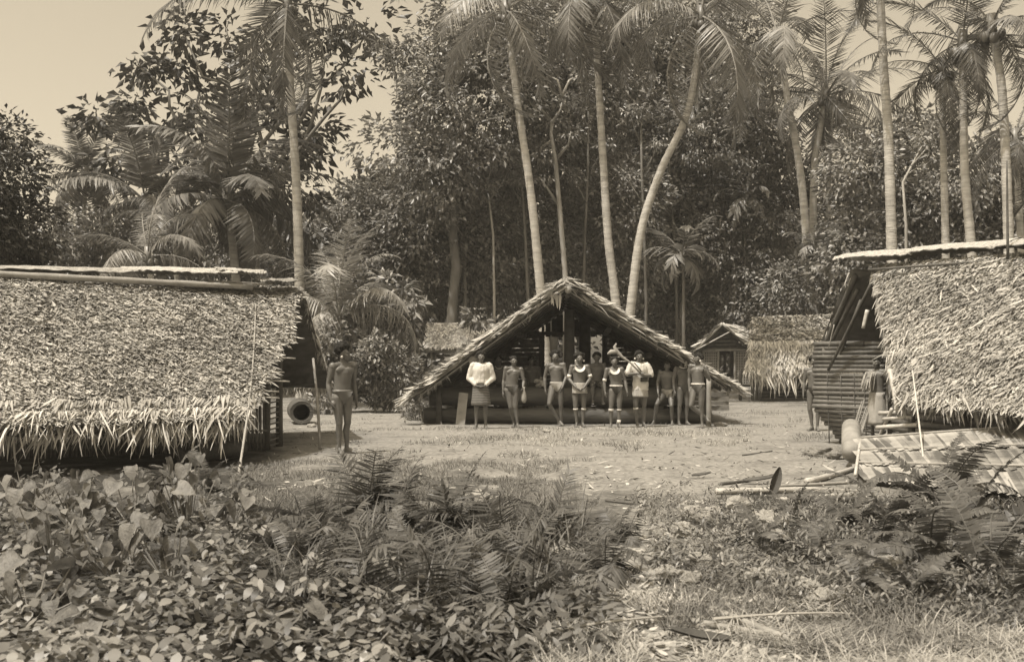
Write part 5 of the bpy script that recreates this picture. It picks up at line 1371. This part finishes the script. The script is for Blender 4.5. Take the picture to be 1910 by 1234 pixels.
hp_ = [(60, 965, 0.50, 30, 0.55), (150, 985, 0.54, 30, 0.5), (250, 980, 0.52, 30, 0.5), (350, 985, 0.66, 30, 0.45), (415, 1000, 0.45, 18, 0.42), (100, 1060, 0.46, 22, 0.45), (215, 1070, 0.48, 22, 0.42), (320, 1080, 0.42, 20, 0.40), (60, 1150, 0.34, 14, 0.36), (470, 985, 0.32, 9, 0.3)]
hl_lab = ['tall heart-leaved plant at the photo edge below the hanging fringe', 'tall heart-leaved plant before the dark space under the eave', 'tallest heart-leaved plant in the middle of the near bush', 'tall heart-leaved plant reaching up before the slat wall', 'heart-leaved plant at the clearing side of the near bush', 'heart-leaved plant low at the photo edge in the second row', 'heart-leaved plant low in the middle of the second row', 'heart-leaved plant low at the clearing side of the second row', 'small heart-leaved plant in the dark lower corner', 'sparse heart-leaved sprig standing alone beside the long pole']
for i, (q, lb) in enumerate(zip(hp_, hl_lab)): heart_plant(lb, *q, 300 + i)

def nz(px, py, s, z=0.0):
    p = G(px, py); return mnoise.noise(Vector((p.x * s, p.y * s, z)))
# carpet of small creeper leaves, lower left to centre
def scatter_px(n, x0, x1, y0, y1, keep=None):
    out = []
    while len(out) < n:
        px = rng.uniform(x0, x1); py = rng.uniform(y0, y1)
        if keep and not keep(px, py): continue
        out.append(G(px, py))
    return np.array([tuple(q) for q in out])
def creep(name, n, box_, hmax, L, Wd, m, label, cat, keep=None, seed=0):
    b = scatter_px(n, *box_, keep=keep); k = len(b)
    hump = np.array([0.5 + 0.5 * mnoise.noise(Vector((x * 1.4, y * 1.4, 5.0))) for x, y, z in b])
    b[:, 2] += (0.15 + 0.85 * rng.random(k)) * hmax * (0.15 + 1.1 * hump)
    rep = 7                                            # leaves come in sprigs round a stem tip
    b = np.repeat(b[:k // rep], rep, 0); k = len(b)
    az = np.tile(np.arange(rep) * 2.4, k // rep) + np.repeat(rng.uniform(0, 6.28, k // rep), rep)
    lev = np.tile(np.arange(rep) / rep, k // rep)
    b = b + np.stack([np.cos(az) * L * 0.35, np.sin(az) * L * 0.35, -lev * L * 1.3], 1)
    d = np.stack([np.cos(az), np.sin(az), rng.normal(-0.35, 0.3, k)], 1)
    n_ = np.stack([np.cos(az) * 0.4, np.sin(az) * 0.4, np.ones(k)], 1) + rng.normal(0, 0.25, (k, 3))
    me = strip_mesh(name, b, d, n_, L * rng.uniform(0.6, 1.4, k), Wd * rng.uniform(0.7, 1.3, k), rng.normal(-0.15, 0.15, k), np.clip(rng.normal(0.5, 0.25, k), 0, 1), m, (0.15, 0.9, 1.0, 0.65, 0.05))
    return tag(put(name, me), label, cat, kind='stuff')
creep('creeper_undergrowth', 6000, (-120, 800, 1000, 1330), 0.36, 0.062, 0.04, M['creeper'], 'low carpet of small pointed creeper leaves in the near undergrowth', 'undergrowth', lambda x, y: y > 1000 + max(0, (x - 450)) * 0.25 and nz(x, y, 2.4, 6.0) > -0.12)
creep('bush_undergrowth', 2200, (-140, 470, 900, 1040), 0.36, 0.07, 0.035, M['fern'], 'small leaves filling the near bush below the heart-shaped leaves', 'undergrowth', lambda x, y: nz(x, y, 2.2, 1.0) > -0.1)
creep('weeds', 14000, (1100, 1990, 925, 1200), 0.26, 0.05, 0.016, M['creeper'], 'scrubby small-leaved weeds spread over the rubble by the path', 'weeds', lambda x, y: x > 1190 + (y - 930) * 0.22 and (y < 1130 + (x - 1500) * 0.15))
creep('central_weeds', 6500, (560, 1130, 930, 1240), 0.22, 0.08, 0.03, M['fern'], 'tangle of small leaves among the central ferns', 'weeds', lambda x, y: y > 960 + (x - 600) * 0.02)

# grasses
def grass(name, n, box_, L, Wd, m, label, keep=None, lean=0.5, curl=-0.4):
    b = scatter_px(n, *box_, keep=keep); k = len(b)
    az = rng.uniform(0, 2 * math.pi, k)
    d = np.stack([np.cos(az) * lean, np.sin(az) * lean, np.ones(k)], 1) + rng.normal(0, 0.2, (k, 3))
    n_ = np.stack([-np.cos(az), -np.sin(az), np.full(k, 0.6)], 1)
    me = strip_mesh(name, b, d, n_, L * rng.uniform(0.4, 1.4, k), Wd, curl * rng.uniform(0.2, 1.5, k), np.clip(rng.normal(0.5, 0.25, k), 0, 1), m, (1.0, 0.8, 0.1))
    return tag(put(name, me), label, 'grass', kind='stuff')
grass('short_grass', 26000, (430, 1130, 855, 985), 0.07, 0.006, M['grass'], 'short turf at the near side of the clearing', lambda x, y: nz(x, y, 1.1) > -0.15 + max(0, x - 980) * 0.004 and y > 858 + max(0, 560 - x) * 0.12)
grass('clearing_grass', 6500, (560, 1640, 742, 868), 0.07, 0.009, M['grass'], 'thin patches of grass on the trodden clearing', lambda x, y: nz(x, y, 0.8, 4.0) > 0.2 + (0.25 if 1000 < x < 1480 and y > 815 else 0))
grass('house_front_grass', 5000, (830, 1400, 798, 832), 0.06, 0.009, M['drygrass'], 'dry grass strip before the feet of the men', lambda x, y: nz(x, y, 0.9, 7.0) > -0.1)
grass('path_side_grass', 12000, (1090, 1960, 925, 1230), 0.12, 0.007, M['grass'], 'tangled grass beside the sandy path', lambda x, y: nz(x, y, 1.3, 2.0) > -0.1 and x > 1180 + (y - 930) * 0.25, 0.9)
grass('corner_grass', 9000, (1300, 2000, 1080, 1330), 0.17, 0.006, M['drygrass'], 'pale dry grass in the near corner beneath the ferns', lambda x, y: x > 1330 + (1200 - y) * 1.0 and nz(x, y, 2.0, 15.0) > -0.05, 1.2, -0.8)
grass('long_blades', 2600, (500, 1090, 955, 1180), 0.34, 0.012, M['fern'], 'long arching grass blades among the central ferns', lambda x, y: nz(x, y, 1.0, 8.0) > -0.15, 0.8, -0.55)
grass('path_front_grass', 4000, (1000, 1330, 1010, 1300), 0.10, 0.007, M['drygrass'], 'thin dry grass on the sandy near path', lambda x, y: nz(x, y, 1.5, 3.0) > 0.12, 0.9)

# ferns: every frond its own piece
FF = [frond_mesh('fern_frond', 0.75, 30, 0.13, 0.026, R(35), R(dr), hg, M['fern'], 70 + i, 0.25, 0.05, 0.006, 0.12, 1.2) for i, (dr, hg) in enumerate(((50, 0.1), (75, 0.2), (100, 0.25), (125, 0.3)))]
FG = [frond_mesh('fern_frond', 0.75, 24, 0.24, 0.022, R(40), R(dr), hg, M['fern'], 80 + i, 0.5, 0.05, 0.006, 0.2, 1.2) for i, (dr, hg) in enumerate(((50, 0.3), (80, 0.5), (110, 0.6), (130, 0.7)))]
def fern(label, p, n, s, seed, kind=FF, emin=5, emax=75, group=None, name='fern'):
    rr = random.Random(seed); root = empty(name, p, label=label, cat='fern', group=group)
    for i in range(n):
        u = (i + 0.5) / n
        put('frond', kind[min(3, int(u * 3 + rr.random()))], root, (rr.gauss(0, 0.03), rr.gauss(0, 0.03), 0.0), (rr.gauss(0, 0.3), -R(emax + (emin - emax) * u - 30 + rr.gauss(0, 8)), i * 2.4 + rr.gauss(0, 0.3)), s * rr.uniform(0.75, 1.2))
    return root
ORD = 'first second third fourth fifth sixth seventh eighth ninth tenth eleventh'.split()
def row_label(px, py, allp, what, frm, where):
    def row(y): return 0 if y < 1012 else 1 if y < 1075 else 2
    same = sorted(q[0] for q in allp if row(q[1]) == row(py))
    return '%s %s %s in the %s row %s' % (ORD[same.index(px)], what, frm, ('back', 'middle', 'front')[row(py)], where)
gR = 'ferns in the corner below the plaited screen'
RF = ((1660, 985, 9, 0.9), (1735, 1005, 9, 0.95), (1800, 1008, 10, 1.05), (1870, 1011, 9, 1.1), (1580, 985, 8, 0.8), (1650, 1030, 9, 0.85), (1740, 1060, 9, 0.9), (1840, 1080, 10, 0.95), (1540, 1050, 8, 0.7), (1900, 1130, 9, 0.9), (1480, 985, 7, 0.65), (1610, 1100, 8, 0.65), (1420, 1020, 7, 0.55), (1700, 1120, 8, 0.7))
for i, (px, py, n, s) in enumerate(RF):
    fern(row_label(px, py, RF, 'fern', 'counting from the path', 'below the plaited screen'), G(px, py), n, s, 400 + i, FF, group=gR)
o = fern('fern with one tall curling frond standing before the plaited screen', G(1760, 945), 7, 1.2, 430, FF, 45, 88)
gC = 'ferns in the near middle undergrowth'
MF = ((600, 1000, 9, 0.85), (680, 985, 9, 0.9), (760, 1000, 9, 0.9), (850, 1000, 9, 0.85), (940, 1010, 9, 0.85), (640, 1060, 9, 0.8), (740, 1075, 8, 0.75), (900, 1085, 9, 0.8), (1000, 1070, 9, 0.75), (560, 1060, 8, 0.8), (1030, 1010, 7, 0.65), (820, 1140, 8, 0.75), (960, 1150, 9, 0.7), (690, 1130, 8, 0.7), (590, 1120, 8, 0.65))
for i, (px, py, n, s) in enumerate(MF):
    fern(row_label(px, py, MF, 'narrow-leaved fern', 'counting from the heart-leaved bush', 'in the middle undergrowth'), G(px, py), n, s, 440 + i, FG if i % 3 else FF, 20, 88, group=gC)
fern('small upright fern sprouting among heart-shaped leaves before the slat wall', G(315, 935), 9, 0.85, 470, FF, 35, 88)
fern('low feathery fern beside the thick grey log', G(385, 915), 8, 0.65, 471, FF, 20, 80)
fern('pale feathery seedling standing alone on the turf', G(690, 940), 6, 0.6, 472, FG, 55, 88)
fern('dark drooping young palm leaf cluster above the central ferns', G(725, 985), 5, 0.6, 473, [frond_mesh('frond', 0.75, 16, 0.3, 0.05, R(60), R(dr), 0.5, M['bread'], 90 + dr, 0.7, 0.05, 0.008) for dr in (30, 60, 90, 110)], 50, 88)
fern('dark spiky young palm in the path-side ferns', G(825, 1010), 5, 0.55, 474, [frond_mesh('frond', 0.75, 16, 0.3, 0.05, R(60), R(dr), 0.5, M['bread'], 95 + dr, 0.7, 0.05, 0.008) for dr in (20, 50, 80, 110)], 50, 88)
fern('shrubby fern clump on the verge of the sandy path', G(1130, 1075), 10, 0.62, 475, FG, 25, 85)
fern('weedy fern clump beside the sandy path bend', G(1165, 1010), 8, 0.45, 476, FG, 35, 85)
# single large leaves near the camera
BL = [heart_leaf('leaf', M['broad'], 50 + i, 0.16) for i in range(3)]
for i, (px, py, h, n) in enumerate(((745, 1185, 0.12, 4), (160, 1215, 0.2, 5), (560, 1200, 0.18, 6))):
    rr = random.Random(i); root = empty('large_leaved_seedling', G(px, py), label=['large-leaved seedling low among the central ferns', 'large-leaved seedling in the dark lower corner', 'large-leaved seedling at the creeper carpet near the camera'][i], cat='plant')
    for q in range(n):
        a = rr.uniform(0, 6.28); put('leaf', BL[q % 3], root, (0.05 * math.cos(a), 0.05 * math.sin(a), h * rr.uniform(0.6, 1.1)), (rr.gauss(0, 0.3), rr.uniform(0.1, 0.7), a), (1.0, rr.uniform(0.6, 0.9), 1))
    mb = MB(); mb.tube([(0, 0, 0), (0.01, 0, h)], [0.008, 0.005], 5); mb.build('stem', M['rachis'], root)

# ------------------------------------------------------------------ stones, poles and litter on the ground
def rock(seed, m, sx=1.0):
    r = np.random.default_rng(seed); mb = MB(); mb.ell((0, 0, 0), (1, 0.8, 0.5), 16, 12)
    me = mb.mesh('stone', m, False)
    for v_ in me.vertices:
        n = mnoise.noise(Vector(v_.co) * 1.6 + Vector((seed, 0, 0))) * 0.45 + mnoise.noise(Vector(v_.co) * 4 + Vector((0, seed, 0))) * 0.3 + mnoise.noise(Vector(v_.co) * 9 + Vector((0, 0, seed))) * 0.12
        v_.co = v_.co * (1 + n)
    return me
RK = [rock(i, M['stone']) for i in range(5)]; RG = [rock(10 + i, M['greystone']) for i in range(2)]
st = [(1305, 975, 0.13), (1280, 1000, 0.11), (1335, 965, 0.09), (1430, 985, 0.14), (1445, 1010, 0.09), (1306, 1055, 0.09), (1225, 1050, 0.08), (1245, 1085, 0.10), (1285, 1092, 0.08), (1415, 1085, 0.09), (1460, 1085, 0.07), (1510, 1110, 0.10), (1540, 1125, 0.08), (1645, 1075, 0.11), (1660, 1040, 0.08), (1380, 950, 0.12), (900, 935, 0.10), (1060, 1040, 0.08)]
for i, (px, py, s) in enumerate(st):
    p = G(px, py); o = put('coral_stone', RK[i % 5], None, p + Vector((0, 0, s * 0.45)), (0.2 * math.sin(i), 0.2 * math.cos(i), i * 1.3), (s * 1.25, s * (0.8 + 0.5 * abs(math.sin(i * 2.3))), s * 1.25))
    tag(o, row_label(px, py, st, 'white coral lump', 'counting towards the corner ferns', 'of rubble'), 'stone', 'coral rubble among the path-side weeds')
for i, (px, py, s, lb, mm) in enumerate(((1101, 938, 0.055, 'small round grey stone alone on the bare path', RG[0]), (581, 796, 0.10, 'white stone lying at the mouth of the hollow log drum', RK[1]), (1020, 806, 0.09, 'pale stone on the ground before the wide-haired man', RK[2]), (1530, 850, 0.18, 'grey boulder at the foot of the bamboo end wall', RG[1]), (1565, 855, 0.20, 'broad grey boulder touching the tilted log drum', RG[0]), (1510, 848, 0.10, 'small grey rock at the tip of the boulder pile by the bamboo wall', RG[1]), (1345, 795, 0.12, 'dark rock beside the end post of the open house', RG[0]), (1370, 790, 0.10, 'dark rock under the far roof tip of the open house', RG[1]))):
    p = G(px, py); tag(put('stone', mm, None, p + Vector((0, 0, s * 0.3)), (0, 0, i), s), lb, 'stone')
for (a, b, r, m, lb) in (((1335, 922), (1530, 918), 0.035, 'bamboo_pale', 'long pale pole lying on the ground behind the coral rubble'), ((1505, 903), (1608, 872), 0.035, 'bamboo_pale', 'pale bamboo pole slanting out from beneath the plaited screen'), ((1450, 938), (1590, 926), 0.028, 'bamboo_pale', 'second pale pole lying nearer the corner ferns'), ((1345, 905), (1400, 898), 0.02, 'woodd', 'dark thin stick lying before the long pale pole'), ((1410, 912), (1600, 902), 0.022, 'wood', 'weathered stick lying along behind the long pale pole'), ((1440, 935), (1600, 940), 0.04, 'woodd', 'dark flat stem lying by the second pale pole'), ((1385, 850), (1440, 842), 0.012, 'woodd', 'thin dark twig alone on the bare clearing'), ((1290, 1165), (1440, 1190), 0.02, 'wood', 'grey stick lying across the near path'), ((1340, 1150), (1470, 1200), 0.025, 'wood', 'forked fallen branch on the near path'), ((520, 915), (590, 905), 0.014, 'bamboo_pale', 'pale dry stalk lying on the turf by the sprig'), ((960, 905), (1010, 900), 0.012, 'woodd', 'dark twig on the turf edge near the clearing'), ((1130, 935), (1210, 945), 0.012, 'woodd', 'thin dark twig next to the round path stone')):
    p = G(*a); q = G(*b)
    tag(pole(None, p + Vector((0, 0, r)), q + Vector((0, 0, r)), r, r * 0.75, M[m], 'fallen_pole', 7, nodes=4 if m == 'bamboo_pale' else 0, bend=0.015), lb, 'pole')
# curled palm sheath standing up on the ground, and a few lying husks
def husk(label, px, py, L, w, rot, seed):
    rr = random.Random(seed); mb = MB(); V = []; n = 10
    for q in range(n + 1):
        u = q / n; ww = w * math.sin(math.pi * (0.12 + 0.86 * u)) ** 0.7
        for s in (-1, 0, 1): V.append((s * ww * 0.5, 0.35 * ww * (1 - abs(s)) + 0.15 * L * u * u, u * L))
    Fc = [(q * 3 + s, q * 3 + s + 1, q * 3 + s + 4, q * 3 + s + 3) for q in range(n) for s in (0, 1)]
    K = len(V); V += [(x, y + 0.012, z) for x, y, z in V]; Fc += [tuple(K + i for i in f[::-1]) for f in Fc]
    mb.add(V, Fc, 0.3); tag(mb.build('palm_sheath', M['woodd'], None, False, G(px, py) + Vector((0, 0, 0.03)), rot), label, 'palm sheath')
husk('dark palm sheath standing upright across the long pale pole', 1440, 928, 0.30, 0.11, (0, R(22), 0.2), 1)
husk('dark curled palm sheath lying on the earth past the standing sheath', 1385, 902, 0.42, 0.09, (R(88), 0, R(75)), 2)
husk('small dark curled sheath alone on the bare clearing', 1290, 892, 0.24, 0.06, (R(88), 0, R(80)), 3)
husk('curled dry sheath on the near sandy path', 1360, 1205, 0.35, 0.08, (R(85), 0, R(-70)), 4)
DF = frond_mesh('fallen_frond', 1.5, 34, 0.3, 0.022, 0, 0.15, 0.25, M['drygrass'], 61, 0.8, 0.0, 0.014)
for px, py, az, lb in ((1600, 925, R(150), 'dry palm frond lying between the screen and the long poles'), (1895, 1000, R(170), 'dry palm frond lying at the photo edge beneath the ferns'), (1330, 1175, R(20), 'dry palm frond rotting on the near path'), (1020, 1200, R(35), 'dry palm frond at the near edge of the central ferns')):
    tag(put('fallen_frond', DF, None, G(px, py) + Vector((0, 0, 0.06)), (0, 0, az), 0.7), lb, 'frond')
n = 2500
b = scatter_px(n, 480, 1640, 745, 960, lambda x, y: nz(x, y, 1.6, 11.0) > -0.05 or rng.random() < 0.25); b[:, 2] += 0.012
az = rng.uniform(0, 6.28, n); d = np.stack([np.cos(az), np.sin(az), rng.normal(0, 0.15, n)], 1)
tag(put('leaf_litter', strip_mesh('leaf_litter', b, d, np.array((0, 0, 1.0)) + rng.normal(0, 0.3, (n, 3)), rng.gamma(2.0, 0.035, n) + 0.02, rng.uniform(0.01, 0.035, n), rng.normal(0.1, 0.2, n), rng.random(n), M['litter'], (0.4, 1, 0.7, 0.1))), 'scattered leaf litter and chips on the trodden earth', 'litter', kind='stuff')
n = 1500
b = scatter_px(n, 1150, 1500, 930, 1290); b[:, 2] += 0.012
az = rng.uniform(0, 6.28, n); d = np.stack([np.cos(az), np.sin(az), rng.normal(0, 0.15, n)], 1)
tag(put('path_litter', strip_mesh('path_litter', b, d, np.array((0, 0, 1.0)) + rng.normal(0, 0.3, (n, 3)), rng.gamma(2.0, 0.025, n) + 0.02, rng.uniform(0.01, 0.03, n), rng.normal(0.1, 0.2, n), rng.random(n), M['litter'], (0.4, 1, 0.7, 0.1))), 'dry leaf scraps scattered along the sandy near path', 'litter', kind='stuff')

# chips of coral along the path
n = 420
b = scatter_px(n, 1170, 1480, 935, 1260)
mb = MB()
for q in b:
    r_ = min(float(rng.gamma(2.0, 0.007) + 0.006), 0.032)
    n0_ = len(mb.v)
    mb.ell((q[0], q[1], q[2] + r_ * 0.3), (r_ * 1.1, r_ * rng.uniform(0.5, 1.0), r_ * 0.6), 7, 5, float(rng.random()), Matrix.Rotation(rng.uniform(0, 6), 3, 'Z'))
    for k in range(n0_, len(mb.v)):
        x_, y_, z_ = mb.v[k]; w = r_ * 0.5
        o_ = mnoise.noise_vector(Vector((x_, y_, z_)) / r_ * 0.9)
        mb.v[k] = (x_ + o_.x * w, y_ + o_.y * w, z_ + o_.z * w)
tag(mb.build('coral_rubble', M['stone']), 'small pale coral chips strewn along the sandy path', 'rubble', kind='stuff')

# ------------------------------------------------------------------ thin haze volume added to lift the dark tones of the forest
hz_ = MB(); hz_.box((0, 20, 10.5), (330, 330, 24.5))
hm = bpy.data.materials.new('haze'); hm.use_nodes = True
hn = hm.node_tree; hn.nodes.remove(hn.nodes['Principled BSDF'])
pv = hn.nodes.new('ShaderNodeVolumePrincipled')
pv.inputs['Color'].default_value = (0.92, 0.90, 0.84, 1)
pv.inputs['Density'].default_value = 0.0009
hn.links.new(pv.outputs[0], hn.nodes['Material Output'].inputs['Volume'])
tag(hz_.build('haze', hm), 'thin pale haze added to lighten the dark forest', 'haze', kind='stuff')
